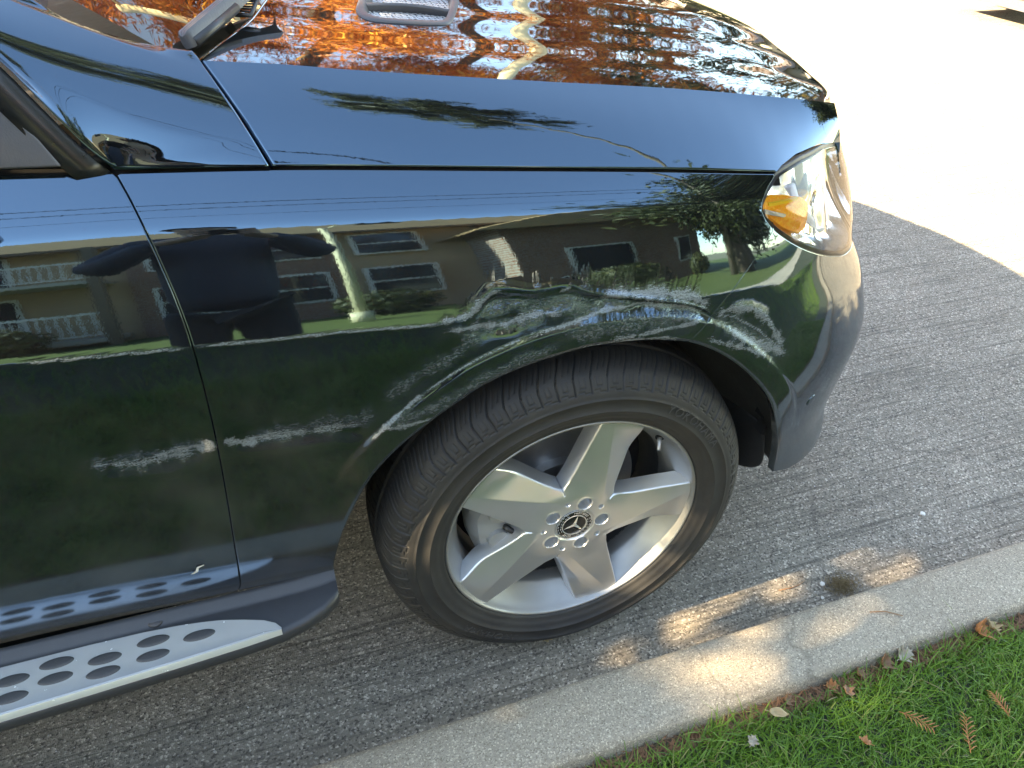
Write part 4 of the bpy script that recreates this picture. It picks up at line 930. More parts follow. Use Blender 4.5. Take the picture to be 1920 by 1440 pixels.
def kerb(name,y0,sg,mat):
    pr=[(.012,0),(.004,.085),(.0,.103),(-.006,.115),(-.018,.1215),(-.06,.1225),(-.125,.121),(-.138,.117),(-.144,.108),(-.147,-.03)]
    xs=np.concatenate([np.linspace(-80,-1.6,20),np.arange(-1.5,2.6,.02),np.linspace(2.7,80,20)]); P=[]
    r_=np.random.default_rng(3); wob=np.interp(xs,np.linspace(-80,80,2400),np.convolve(r_.normal(0,1,2400),np.ones(5)/5,'same'))*.0007
    for k,(y,z) in enumerate(pr): P.append(np.stack([xs,np.full(len(xs),y0+sg*y)+wob*(1 if k in(2,3,4,7,8) else .3),np.full(len(xs),z)+wob*.6*(z>.05)],-1))
    P=np.array(P); F=grid_faces(len(pr),len(xs)).tolist(); F=F if sg<0 else [tuple(reversed(f)) for f in F]
    o=mk(name,P.reshape(-1,3),F,mat); o['kind']='structure'; return o
kerb('kerb',-.158,1,KERBM); kerb('kerb_far_side',8.65,-1,KERBM)
sheetq('verge_soil',-80,80,-.352,-.30,.078,SOIL); sheetq('verge',-80,80,-2.1,-.350,.082,plain('verge_turf_shaded',(.030,.042,.022),.9,var=.35,vscale=40,bmp=.5))  # turf darker than the lawn, the shade on the verge put into its colour
sheetq('sidewalk',-80,80,-3.4,-2.1,.098,WALKM)
sheetq('lawn',-80,80,-26,-3.4,.085,LAWNM)
sheetq('far_verge',-80,80,8.75,30,.08,LAWNM)
# ---- grass blades
def grass_mat():
    m,t,b=newmat('grass_blade'); at=N(t,'Attribute',attribute_name='tone'); 
    c=ramp(t,at.outputs['Fac'],[(0,(.045,.125,.014)),(.45,(.090,.205,.026)),(.8,(.155,.275,.040)),(.93,(.20,.21,.07)),(1,(.30,.24,.12))])
    t.links.new(c,b.inputs['Base Color']); b.inputs['Roughness'].default_value=.45; b.inputs['IOR'].default_value=1.35
    tr=N(t,'BsdfTranslucent'); t.links.new(mixc(t,.5,c,(.16,.26,.03)),tr.inputs[0]); ms=N(t,'MixShader',i_0=.35); o=[n for n in t.nodes if n.type=='OUTPUT_MATERIAL'][0]
    t.links.new(b.outputs[0],ms.inputs[1]); t.links.new(tr.outputs[0],ms.inputs[2]); t.links.new(ms.outputs[0],o.inputs[0]); return m
GRASS=grass_mat()
def blades(name,n,x0,x1,y0,y1,z,hmin,hmax,wd,seed,edge=True):
    r=np.random.default_rng(seed); x=r.uniform(x0,x1,n); y=r.uniform(y0,y1,n)
    if edge:   # ragged edge along the kerb
        lim=-.318-.016*(np.sin(x*23)+np.sin(x*61+1))*.5-.02*r.random(n); k=y<lim; x,y=x[k],y[k]; n=len(x)
    cl=.5+.5*np.sin(x*17+np.sin(y*23)*2)*np.sin(y*19+x*5); h=(hmin+(hmax-hmin)*r.random(n)**1.6)*(.75+.5*cl); a=r.uniform(0,2*np.pi,n); ln=h*r.uniform(.25,1.25,n); w_=wd*r.uniform(.6,1.3,n)
    dx,dy=np.cos(a),np.sin(a); V=np.zeros((n,7,3)); tone=np.clip(.25+.35*cl+r.normal(0,.16,n),0,.9); dead=r.random(n)<.06; tone[dead]=r.uniform(.88,1,dead.sum())
    for k,(f,wf) in enumerate(((0,1),(.42,.9),(.78,.6))):
        cx=x+dx*ln*f**1.9; cy=y+dy*ln*f**1.9; cz=z+h*(f-.28*f**3)
        V[:,2*k]=np.stack([cx-dy*w_*wf,cy+dx*w_*wf,cz],-1); V[:,2*k+1]=np.stack([cx+dy*w_*wf,cy-dx*w_*wf,cz],-1)
    V[:,6]=np.stack([x+dx*ln*1.05,y+dy*ln*1.05,z+h*.74],-1)
    b=np.arange(n)[:,None]*7; F=np.concatenate([b+np.array([0,1,3,2]),b+np.array([2,3,5,4])]).tolist()+(b+np.array([4,5,6])).tolist()
    o=mk(name,V.reshape(-1,3),F,GRASS,None,True,None,{'tone':np.repeat(tone,7)}); o['kind']='stuff'; return o
tag(blades('grass',125000,-1.7,2.6,-.92,-.305,.078,.018,.058,.0011,1),'green lawn grass growing along the back of the kerb','grass')
tag(blades('verge_grass',60000,-3.2,5,-2.08,-.60,.078,.02,.05,.0014,2,False),'mown green grass of the verge behind the kerb','grass')
# ---- litter in the joint behind the kerb
def needles(name,n,x0,x1,y0,y1,z,seed,col):
    r=np.random.default_rng(seed); V=[];F=[]
    for i in range(n):
        x=r.uniform(x0,x1); y=y0+(y1-y0)*r.random()**1.3; a=r.uniform(0,6.28); l=r.uniform(.006,.022); w_=r.uniform(.0005,.0014); zz=z+r.uniform(.002,.016); t_=r.normal(0,.35)
        d=np.array([math.cos(a),math.sin(a),t_*.5])*l; s=np.array([-math.sin(a),math.cos(a),0])*w_; p=np.array([x,y,zz]); b=len(V)
        V+=[p-d-s*.4,p-d*.2-s+np.array([0,0,.002]),p+d,p-d*.2+s+np.array([0,0,.002])]; F.append((b,b+1,b+2,b+3))
    o=mk(name,V,F,col); o['kind']='stuff'; return o
tag(needles('needle_litter',3800,-.5,1.9,-.334,-.3065,.079,5,plain('dead_needles',(.17,.075,.035),.8,var=.5,vscale=60)),'rust brown needles and leaf crumbs lying behind the kerb','litter')
# ---- road grit
def stones(name,n,box,z,smin,smax,seed,mat):
    r=np.random.default_rng(seed); V=[];F=[]; base=np.array([(1,0,0),(0,1,0),(-1,0,0),(0,-1,0),(0,0,1),(0,0,-.6)]); fc=[(0,1,4),(1,2,4),(2,3,4),(3,0,4),(1,0,5),(2,1,5),(3,2,5),(0,3,5)]
    for i in range(n):
        s=smin+(smax-smin)*r.random()**3; a=r.uniform(0,6.28); c,sn=math.cos(a),math.sin(a); B=base*np.array([1,r.uniform(.6,1),r.uniform(.4,.8)])*s+r.normal(0,.16,(6,3))*s
        B=B@np.array([[c,-sn,0],[sn,c,0],[0,0,1]]); b=len(V); V+=(B+np.array([r.uniform(box[0],box[1]),r.uniform(box[2],box[3]),z+s*.25])).tolist(); F+=[tuple(q+b for q in f) for f in fc]
    o=mk(name,V,F,mat,None,False); o['kind']='stuff'; return o
tag(stones('road_grit',1500,(-1.4,1.9,-.145,.9),.0,.0006,.0030,4,plain('grit',(.42,.40,.37),.8,var=.5,vscale=300)),'loose pale grit scattered over the road surface','gravel')
# ------------------------------------------------------------------ trees
BARK=plain('tree_bark',(.12,.095,.075),.9,var=.4,vscale=14,bmp=.6)
def leaf_mat(name,stops,transl=.4,tc=(.5,.5,.5)):
    m,t,b=newmat(name); at=N(t,'Attribute',attribute_name='tone'); c=ramp(t,at.outputs['Fac'],stops); t.links.new(c,b.inputs['Base Color']); b.inputs['Roughness'].default_value=.55
    tr=N(t,'BsdfTranslucent'); t.links.new(c,tr.inputs[0]); ms=N(t,'MixShader',i_0=transl); o=[n for n in t.nodes if n.type=='OUTPUT_MATERIAL'][0]
    t.links.new(b.outputs[0],ms.inputs[1]); t.links.new(tr.outputs[0],ms.inputs[2]); t.links.new(ms.outputs[0],o.inputs[0]); return m
ORANGE=leaf_mat('rust_foliage',[(0,(.30,.075,.022)),(.5,(.58,.18,.038)),(.85,(.70,.29,.06)),(1,(.80,.46,.10))],.5)
OAK=leaf_mat('oak_foliage',[(0,(.022,.036,.012)),(.5,(.045,.062,.02)),(1,(.10,.10,.035))],.25)
PINE=leaf_mat('grey_green_foliage',[(0,(.045,.055,.028)),(.5,(.085,.095,.045)),(1,(.15,.14,.07))],.3)
def tree(name,x,y,h,cr,mat,label,nleaf=9000,leaf=.10,trunk=.22,z0=.08,crown_base=.3,lean=(0,0),seed=1,group=None,sparse=.0,flat=1.0,feather=False,cen=None):
    r=np.random.default_rng(seed); e=empty(name,(x,y,z0)); tag(e,label,'tree',group)
    mb=MB(); top=Vector((lean[0],lean[1],h)); P=[Vector((0,0,-.1)),Vector((lean[0]*.1,lean[1]*.1,h*.18)),Vector((lean[0]*.35+.1,lean[1]*.35,h*.45)),Vector((lean[0]*.7,lean[1]*.7+.05,h*.75)),top*.97]
    mb.tube(P,[trunk*1.35,trunk,trunk*.75,trunk*.4,trunk*.08],10)
    tips=[]; nb=16
    for k in range(nb):
        f=crown_base+(.95-crown_base)*k/nb; base=Vector((lean[0]*f,lean[1]*f,h*f)); a=k*2.4+r.uniform(-.4,.4); L=cr*(1.05-.55*((f-crown_base)/(1-crown_base))**1.5 if feather else math.sqrt(max(.1,1-((f-(crown_base+1)/2)/((1-crown_base)/2+.12))**2)))*r.uniform(.8,1.1)
        up=.35 if feather else .45
        mid=base+Vector((math.cos(a)*L*.5,math.sin(a)*L*.5,L*up*.55)); tip=base+Vector((math.cos(a)*L,math.sin(a)*L,L*up*.75*flat)); mb.tube([base,mid,tip],[trunk*.32*(1.1-f),trunk*.2*(1.1-f),.012],6,False)
        tips.append((base,mid,tip))
        for q in range(3):
            b2=base.lerp(tip,.4+.2*q); d=Vector((math.cos(a+r.uniform(-1.2,1.2)),math.sin(a+r.uniform(-1.2,1.2)),r.uniform(0,.6)))*L*.4; mb.tube([b2,b2+d*.5+Vector((0,0,.05)),b2+d],[.028,.018,.006],5,False); tips.append((b2,b2+d*.5,b2+d))
    mb.build('trunk',BARK,e,True)
    tips.append((Vector((lean[0]*.8,lean[1]*.8,h*.8)),top*.9,top))
    n=nleaf; ti=r.integers(0,len(tips),n); f=r.random(n)**.7; B=np.array([tuple(tips[i][0]) for i in range(len(tips))]); Mi=np.array([tuple(t_[1]) for t_ in tips]); T=np.array([tuple(t_[2]) for t_ in tips])
    c=np.where((f<.5)[:,None],B[ti]+(Mi[ti]-B[ti])*(f*2)[:,None],Mi[ti]+(T[ti]-Mi[ti])*(f*2-1)[:,None]); sp=cr*.17*(1-sparse*.5)
    clump=np.random.default_rng(seed+9).normal(0,1,(len(tips)*4,3))*sp; c=c+clump[ti*4+r.integers(0,4,n)]*np.array([1,1,.7])*f[:,None]+r.normal(0,sp*.42,(n,3))
    a=r.uniform(0,6.28,n); el=r.normal(0,.6,n); d=np.stack([np.cos(a)*np.cos(el),np.sin(a)*np.cos(el),np.sin(el)-(.25 if feather else 0)],-1); s=np.cross(d,r.normal(0,1,(n,3))); s/=np.linalg.norm(s,axis=1)[:,None]+1e-6
    l=leaf*r.uniform(.6,1.4,n)[:,None]; wd=l*(.16 if feather else .34)
    V=np.stack([c-d*l,c-s*wd,c+d*l,c+s*wd],1).reshape(-1,3); F=(np.arange(n)[:,None]*4+np.arange(4)).tolist()
    tone=np.clip(r.normal(.45,.2,n)+.25*np.sin(ti*1.7),0,1); o=mk('crown',V,F,mat,e,True,None,{'tone':np.repeat(tone,4)}); o['kind']='stuff'
    return e
TSEED=32
go_='rust coloured trees across the street'
tree('cypress_tree',-3.6,11.2,12.5,3.0,ORANGE,'rust orange feathery tree across the street, mirrored in the windscreen',46000,.11,.2,feather=True,crown_base=.14,seed=2,group=go_)
tree('cypress_tree',2.1,11.8,13.5,3.3,ORANGE,'tall rust orange feathery tree across the street, mirrored in the middle of the hood',52000,.11,.22,feather=True,crown_base=.13,seed=3,group=go_)
tree('cypress_tree',7.6,13.5,11.5,2.8,ORANGE,'thin half-bare rust orange tree mirrored towards the hood front',14000,.11,.18,feather=True,crown_base=.2,seed=4,group=go_,sparse=.4)
tree('cypress_tree',-9.5,12.0,12.5,3.1,ORANGE,'rust orange feathery tree farthest back along the street',26000,.12,.2,feather=True,crown_base=.14,seed=12,group=go_)
tree('cypress_tree',5.0,13.2,12.5,3.0,ORANGE,'rust orange feathery tree standing behind the street lamp',34000,.11,.2,feather=True,crown_base=.14,seed=13,group=go_)
tree('olive_tree',10.6,15.5,8.6,3.0,PINE,'dull olive tree beyond the half-bare rust tree',14000,.13,.2,crown_base=.15,seed=21)
tree('olive_tree',18.5,14.5,8.8,3.4,PINE,'broad olive tree farthest along the street',14000,.15,.2,crown_base=.12,seed=22)
tree('bare_tree',13.0,12.0,10.5,3.2,ORANGE,'almost bare branching tree far along the street',2600,.12,.2,crown_base=.25,seed=5,group=go_)
tree('oak_tree',9.0,-6.4,6.6,3.9,OAK,'dark spreading evergreen oak mirrored in the fender before the headlight',46000,.14,.30,crown_base=.20,lean=(-.5,.4),seed=6)
tree('tall_tree',7.9,-6.3,12.6,1.3,PINE,'slim leaning grey green tree whose top is mirrored in the hood side',11000,.12,.13,crown_base=.80,lean=(-4.7,7.9),seed=7,feather=True)
tree('verge_tree',-5.8,-1.78,5.2,1.8,OAK,'leafy verge tree behind the car that dapples the kerb',34000,.098,.2,crown_base=.24,seed=TSEED)
tree('verge_tree',-11.2,-2.35,9.4,1.75,OAK,'unseen taller tree added farther back to soften the sun patches on the kerb',4500,.11,.18,crown_base=.50,seed=51)  # added out of view as a second canopy layer to filter the sun
tree('dark_tree',14,-9.5,9,3.6,OAK,'dark tree standing beyond the oak',12000,.16,.28,crown_base=.2,seed=10)
# hedge along the far verge
def hedge(name,x0,x1,y,h,d,label,seed):
    r=np.random.default_rng(seed); n=9000; c=np.stack([r.uniform(x0,x1,n),y+r.normal(0,d*.35,n),.1+h*r.random(n)**.6*(.8+.2*np.sin(r.uniform(x0,x1,n)*3))],-1)
    dd=r.normal(0,1,(n,3)); dd/=np.linalg.norm(dd,axis=1)[:,None]; s=np.cross(dd,r.normal(0,1,(n,3))); s/=np.linalg.norm(s,axis=1)[:,None]; l=.09
    V=np.stack([c-dd*l,c-s*l*.5,c+dd*l,c+s*l*.5],1).reshape(-1,3); o=mk(name,V,(np.arange(n)[:,None]*4+np.arange(4)).tolist(),PINE,None,True,None,{'tone':np.repeat(r.random(n),4)}); tag(o,label,'hedge'); return o
hedge('hedge',6,22,10.4,1.3,.8,'clipped olive green hedge along the far verge',1)
# ------------------------------------------------------------------ far-side wall and houses low behind the trees
def box_house(name,x0,x1,y0,y1,h,wallc,roofc,label,rh=1.8,face=1,cat='house'):
    e=empty(name,((x0+x1)/2,(y0+y1)/2,.08)); tag(e,label,cat); cx,cy=(x0+x1)/2,(y0+y1)/2; W=(x1-x0)/2; D=(y1-y0)/2
    MB().box((-W,-D,0),(W,D,h)).build('wall',plain(name+'_wall',wallc,.85,vscale=8),e)
    o=.5; mb=MB(); mb.add([(-W-o,-D-o,h),(W+o,-D-o,h),(W+o,D+o,h),(-W-o,D+o,h),(-W+1.6,0,h+rh),(W-1.6,0,h+rh)],[(0,1,5,4),(1,2,5),(2,3,4,5),(3,0,4),(3,2,1,0)]); mb.build('roof',plain(name+'_roof',roofc,.85,var=.25,vscale=10),e)
    yf=-D if face<0 else D; s=-1 if face<0 else 1
    k=-W+1.4
    while k<W-1.6:
        f=MB().box((k-.08,min(yf,yf+s*.05),.82),(k+1.28,max(yf,yf+s*.05),2.28)).build('window',plain(name+'_trim',(.7,.68,.63),.6),e); MB().box((k,min(yf+s*.02,yf+s*.06),.9),(k+1.2,max(yf+s*.02,yf+s*.06),2.2)).build('pane',TINTW,f); k+=3.1
    return e
TINTW=plain('window_dark',(.03,.035,.04),.08,ior=1.6)
box_house('bungalow',-9,9,20,29,2.9,(.45,.40,.33),(.16,.13,.12),'pale low house behind the rust trees',face=-1)
box_house('corner_house',15,27,17,26,3.0,(.50,.45,.38),(.20,.15,.12),'cream corner house far along the street',face=-1)
# ------------------------------------------------------------------ apartment building behind the photographer
TAN=plain('tan_stucco',(.42,.275,.17),.9,vscale=3); BRICK=None
def brickm():
    m,t,b=newmat('brown_brick'); v=coords(t,(1,1,1),(math.radians(90),0,0)); br=N(t,'TexBrick'); br.inputs['Scale'].default_value=1; br.inputs['Brick Width'].default_value=.21; br.inputs['Row Height'].default_value=.07; br.inputs['Mortar Size'].default_value=.008
    br.inputs['Color1'].default_value=(.19,.075,.045,1); br.inputs['Color2'].default_value=(.26,.11,.065,1); br.inputs['Mortar'].default_value=(.30,.27,.24,1); t.links.new(v,br.inputs[0]); t.links.new(br.outputs[0],b.inputs['Base Color']); b.inputs['Roughness'].default_value=.9; return m
BRICK=brickm()
SHING=plain('brown_shingle',(.23,.15,.085),.9,var=.3,vscale=6,bmp=.3); WHITEP=plain('white_painted_wood',(.62,.60,.55),.6); CREAM=plain('cream_paint',(.62,.55,.36),.6)
ap=empty('apartment_building',(-5,-12.5,.085)); tag(ap,'two-storey brown apartment block with balconies and shingled mansard, mirrored in the door','building')
AX0,AX1=-16,12
MB().box((AX0,-9,0),(AX1,0,5.4)).build('wall',TAN,ap)
for k,(x0,x1) in enumerate(((3.0,6.4),(9.2,11.6),(-6.2,-5.2),(-15.9,-15))): MB().box((x0,.0,0),(x1,.12,5.38)).build('brick_wall',BRICK,ap)
# mansard: sloping face, fascia, top
mb=MB(); mb.add([(AX0-.5,.75,5.0),(AX1+.5,.75,5.0),(AX1+.2,-.9,6.95),(AX0-.2,-.9,6.95),(AX1+.2,-8,6.95),(AX0-.2,-8,6.95),(AX1+.5,-9.5,5.0),(AX0-.5,-9.5,5.0)],[(0,1,2,3),(3,2,4,5),(1,6,4,2),(0,3,5,7),(0,7,6,1)]); rf=mb.build('roof',SHING,ap)
MB().box((AX0-.55,.72,4.82),(AX1+.55,.80,5.06)).build('fascia',plain('brown_fascia',(.14,.085,.05),.7),rf)
def railing(x0,x1,z,y,parent):
    mb=MB(); mb.box((x0,y-.03,z+.98),(x1,y+.03,z+1.06)); mb.box((x0,y-.02,z+.12),(x1,y+.02,z+.17)); k=x0
    while k<x1: mb.box((k,y-.012,z+.17),(k+.03,y+.012,z+.98)); k+=.125
    return mb.build('railing',WHITEP,parent)
for x0,x1 in((-15,-10.6),(-10.2,-6.4),(-5.0,-1.0),(-.6,2.8)):
    for z in(0.35,2.85):
        b=MB().box((x0,.0,z-.18),(x1,1.5,z)).build('balcony',plain('balcony_slab',(.42,.38,.32),.85),ap); railing(x0,x1,z,1.46,b)
        d=MB().box((x0+.6,.0,z),(x0+2.2,.05,z+2.05)).build('patio_door',WHITEP,ap); MB().box((x0+.68,.03,z+.1),(x0+2.12,.07,z+1.95)).build('pane',TINTW,d)
    for x in(x0,x1): MB().box((x-.07,1.40,0),(x+.07,1.54,4.85)).build('post',plain('brown_post',(.16,.11,.075),.8),ap)
for x in(3.4,5.0,6.9):
    for z in(.9,3.3):
        w_=MB().box((x-.08,.10,z-.08),(x+1.18,.20,z+1.38)).build('window',WHITEP,ap); MB().box((x,.16,z),(x+1.1,.22,z+1.3)).build('pane',TINTW,w_)
        MB().box((x,.20,z+.62),(x+1.1,.235,z+.67)).build('mullion',WHITEP,w_)
# gable wing with sunlit shingle slope to the right
wg=empty('gabled_wing',(3.9,-10.6,.085)); tag(wg,'brown wing with steep tan shingle roof at the right of the apartment block','building')
MB().box((0,-8,0),(6,0,4.2)).build('wall',BRICK,wg)
for x in(1.0,3.6):
    w_=MB().box((x-.08,0,.82),(x+1.28,.06,2.28)).build('window',WHITEP,wg); MB().box((x,.03,.9),(x+1.2,.08,2.2)).build('pane',TINTW,w_)
mb=MB(); mb.add([(-.6,.6,3.7),(6.6,.6,3.7),(6.6,-8.6,3.7),(-.6,-8.6,3.7),(3,.6,7.0),(3,-8.6,7.0)],[(0,4,5,3),(1,2,5,4),(0,1,4),(2,3,5)]); mb.build('roof',plain('tan_shingle',(.40,.24,.12),.9,var=.25,vscale=6),wg)
# cream lamp post with bracket in front of the block
def lamppost(x,y,h,arm,label,r0=.075):
    e=empty('lamp_post',(x,y,.08)); tag(e,label,'lamp post'); MB().tube([(0,0,-.1),(0,0,h*.5),(0,0,h)],[r0,r0*.85,r0*.6],12).build('pole',CREAM,e,True)
    MB().tube([(0,0,h-.15),(arm*.4,0,h+.25),(arm,0,h+.3)],[.035,.03,.028],8).build('arm',CREAM,e,True); MB().box((arm-.1,-.12,h+.2),(arm+.5,.12,h+.34)).build('lantern',GREYP,e)
    MB().tube([(0,0,0),(0,0,.35)],[r0*1.9,r0*1.7],14).build('base',CREAM,e,True); return e
lamppost(4.4,9.6,9.0,-2.4,'tall cream street lamp across the street, mirrored in the hood',.14)
lamppost(.9,-8.3,4.3,.6,'slim cream lamp post on the lawn, mirrored above the wheel',.09)
# overhead wires along the street
for k,(y,z) in enumerate(((-4.3,8.4),(-4.9,8.6),(-6.2,8.7))):
    xs=np.linspace(-60,60,41); tag(MB().tube([(x,y,z+.6*((x+8)/40)**2*(.5+.25*k)) for x in xs],.022,5,False).build('overhead_wire',BLACK,None,True),['lowest of the three wires mirrored in the fender top','middle of the three wires mirrored in the fender top','uppermost of the three wires mirrored in the fender top'][k],'wire','overhead wires')
# low shrubs by the block
for k,(x,y) in enumerate(((-3.5,-10.4),(1.6,-10.3),(5.3,-9.4),(8.4,-9.3))):
    r=np.random.default_rng(40+k); n=1600; p=r.normal(0,1,(n,3)); p/=np.linalg.norm(p,axis=1)[:,None]; c=p*np.array([.85,.6,.55])*(r.random(n)**.35)[:,None]+np.array([0,0,.5]); d=r.normal(0,1,(n,3)); d/=np.linalg.norm(d,axis=1)[:,None]; s=np.cross(d,p); l=.09
    o=mk('shrub',np.stack([c-d*l,c-s*l*.5,c+d*l,c+s*l*.5],1).reshape(-1,3),(np.arange(n)[:,None]*4+np.arange(4)).tolist(),OAK,None,True,None,{'tone':np.repeat(r.random(n),4)}); o.location=(x,y,.1); tag(o,['dark rounded shrub below the left balconies of the apartment block','dark rounded shrub right of the cream lamp post on the lawn','dark rounded shrub under the brick wall windows','dark rounded shrub at the right end of the apartment block'][k],'shrub','shrubs at the apartment block')
# ------------------------------------------------------------------ white car ahead across the lane
wc=empty('white_car',(8.40,4.50,0),math.pi); tag(wc,'overexposed white car parked ahead at the upper right corner','car')
WP=plain('white_paint',(.78,.78,.77),.12,var=.02)
secs=[]
for x,w0,zb,zs,zt,wt in((2.12,.55,.32,.52,.62,.45),(2.05,.74,.24,.55,.70,.62),(1.85,.86,.20,.62,.82,.74),(1.2,.90,.20,.70,.95,.80),(.75,.91,.20,.74,1.02,.82),(.25,.91,.20,.78,1.32,.66),(-.2,.91,.20,.80,1.46,.62),(-1.2,.91,.20,.82,1.47,.61),(-1.75,.90,.22,.84,1.30,.66),(-2.05,.86,.26,.80,1.00,.74),(-2.2,.75,.32,.70,.92,.66)):
    q=[(x,-w0*.8,zb),(x,-w0,zb+.12),(x,-w0-.01,(zb+zs)/2),(x,-w0,zs),(x,-w0*.94,zs+.12),(x,-wt,zt-.05),(x,-wt*.8,zt),(x,0,zt+.03)]; secs.append(q+[(a,-b,c) for a,b,c in q[-2::-1]])
S_=np.array(secs); nS=S_.shape[1]; o=mk('body',S_.reshape(-1,3),grid_faces(len(secs),nS).tolist()+[tuple(range(nS))[::-1],tuple((len(secs)-1)*nS+k for k in range(nS))],WP,wc); m_=o.modifiers.new('s','SUBSURF'); m_.levels=1; m_.render_levels=2
for x in(1.35,-1.35):
    for s in(-1,1):
        V,F=lathe([(.02,-.01),(.22,-.012),(.235,-.02),(.25,-.028),(.31,-.03),(.325,0),(.325,.2),(.2,.2)],40); V=V*np.array([1,1 if s<0 else -1,1]); w_=mk('wheel',V,F,RUBBER,wc); w_.location=(x,s*.885,.325)
        V2,F2=lathe([(.01,-.034),(.21,-.034),(.225,-.03)],40); V2=V2*np.array([1,1 if s<0 else -1,1]); mk('rim',V2,F2,ALLOY,w_)
for s in(-1,1):
    MB().add([(.72,s*.845,1.0),(.28,s*.70,1.29),(-1.25,s*.66,1.42),(-1.75,s*.80,1.02)],[(0,1,2,3)]).build('side_window',TINT,wc); MB().box((1.86,s*.60-.16,.60),(2.09,s*.60+.16,.72)).build('headlight',CHROME,wc)
MB().add([(.80,-.70,1.045),(.80,.70,1.045),(.24,.58,1.35),(.24,-.58,1.35)],[(0,1,2,3)]).build('windscreen',TINT,wc); bevel(MB().box((1.98,-.55,.27),(2.16,.55,.46)).build('grille',BLACK,wc),.03,3)
MB().box((1.6,-.72,.14),(2.13,.72,.22)).build('front_lip',GREYP,wc)
# ------------------------------------------------------------------ the photographer
def skin(name,verts,edges,radii,mat,parent,root=0,sub=2):
    me=bpy.data.meshes.new(name); me.from_pydata(verts,edges,[]); o=bpy.data.objects.new(name,me); COL.objects.link(o)
    sk=o.modifiers.new('skin','SKIN'); sk.use_smooth_shade=True; o.modifiers.new('sub','SUBSURF').levels=sub; o.modifiers['sub'].render_levels=sub
    for i,r in enumerate(radii): d=me.skin_vertices[0].data[i]; d.radius=(r,r) if not hasattr(r,'__len__') else r; d.use_root=(i==root)
    me.materials.append(mat); o.parent=parent
    return o
px,py=-.53,-1.27; ph=empty('person',(px,py,.085)); tag(ph,'person in dark navy jacket holding up a phone, mirrored in the door','person')
JACK=plain('navy_jacket_cloth',(.030,.040,.058),.8,bmp=.5,vscale=25); JEAN=plain('black_trousers',(.010,.011,.014),.9,bmp=.2,vscale=60); SKINM=plain('skin',(.45,.26,.18),.5,var=.08); HAIR=plain('dark_brown_hair',(.035,.020,.012),.5,var=.4,vscale=80)
# hands meet at the phone just behind the lens
hx,hy,hz=-.479-px,-.955-py,1.449-.085
bodyv=[(0,0,1.36),(0,.01,1.44),(0,.03,1.50),(0,.045,1.58),(0,.035,1.66)]; bodye=[(0,1),(1,2),(2,3),(3,4)]; bodyr=[.07,.054,.07,.092,.085]
skin('body',bodyv,bodye,bodyr,SKINM,ph)
mb=MB(); mb.tube([(0,.135,1.585),(0,.165,1.565),(0,.135,1.555)],[.012,.016,.012],8); 
for s in(-1,1): mb.tube([(s*.088,.03,1.56),(s*.10,.025,1.585),(s*.088,.03,1.61)],[.008,.016,.008],8)
mb.build('nose_and_ears',SKINM,ph,True)
mb=MB()
for s in(-1,1): mb.tube([(s*.034,.122,1.605),(s*.034,.134,1.605)],[.013,.008],10)
mb.tube([(-.025,.128,1.523),(0,.136,1.521),(.025,.128,1.523)],[.004,.006,.004],6); mb.build('eyes_and_mouth',HAIR,ph,True)
hv=[];hf=[]
bm=bmesh.new(); bmesh.ops.create_icosphere(bm,subdivisions=3,radius=.112)
for v_ in bm.verts: v_.co=Vector((v_.co.x*.98,v_.co.y*1.05-.012,v_.co.z*1.0+.02))
bmesh.ops.delete(bm,geom=[v_ for v_ in bm.verts if v_.co.y>.045 and v_.co.z<.07],context='VERTS'); me=bpy.data.meshes.new('hair'); bm.to_mesh(me); bm.free(); me.materials.append(HAIR); o=bpy.data.objects.new('hair',me); COL.objects.link(o); o.parent=ph; o.location=(0,.03,1.62)
J=[(0,0,.84),(0,0,1.06),(0,.005,1.22),(0,0,1.36),(0,.005,1.42),(-.17,.0,1.365),(-.30,.06,1.17),(-.13,.20,1.30),(.17,0,1.365),(.30,.06,1.17),(.17,.20,1.30)]
skin('jacket',J,[(0,1),(1,2),(2,3),(3,4),(3,5),(5,6),(6,7),(3,8),(8,9),(9,10)],[(.175,.125),(.165,.12),(.18,.125),(.15,.10),.075,.078,.062,.042,.078,.062,.042],JACK,ph)
skin('trousers',[(0,0,.98),(-.09,0,.82),(-.10,.02,.46),(-.10,0,.06),(.09,0,.82),(.11,.03,.46),(.12,0,.06)],[(0,1),(1,2),(2,3),(0,4),(4,5),(5,6)],[(.165,.12),.10,.072,.058,.10,.072,.058],JEAN,ph)
for s,x in((-1,-.10),(1,.12)): skin('shoe',[(x,-.05,.045),(x,.06,.042),(x,.17,.035)],[(0,1),(1,2)],[.048,.050,.036],BLACK,ph)
# hands: palm with five fingers curled round the phone edges
for s in(-1,1):
    w_=(J[7] if s<0 else J[10]); pw=Vector((hx+s*.062,hy-.012,hz-.035)); vs=[w_,tuple(pw-Vector((0,.0,.02))),tuple(pw)]; ed=[(0,1),(1,2)]; rr=[.030,.034,.030]
    for k in range(4):
        a=pw+Vector((s*.004,.004,-.012+.021*k)); b=a+Vector((s*.006,.030+.003*(k%3),.006)); c=b+Vector((-s*.018,.018,.002)); d=c+Vector((-s*.020,.001,0)); i=len(vs); vs+=[tuple(a),tuple(b),tuple(c),tuple(d)]; ed+=[(2,i),(i,i+1),(i+1,i+2),(i+2,i+3)]; rr+=[.011,.0095,.009,.008]
    i=len(vs); a=pw+Vector((-s*.012,-.012,-.005)); b=a+Vector((-s*.022,-.004,.022)); vs+=[tuple(a),tuple(b)]; ed+=[(1,i),(i,i+1)]; rr+=[.013,.010]
    skin('hand',vs,ed,rr,SKINM,ph,0,1)
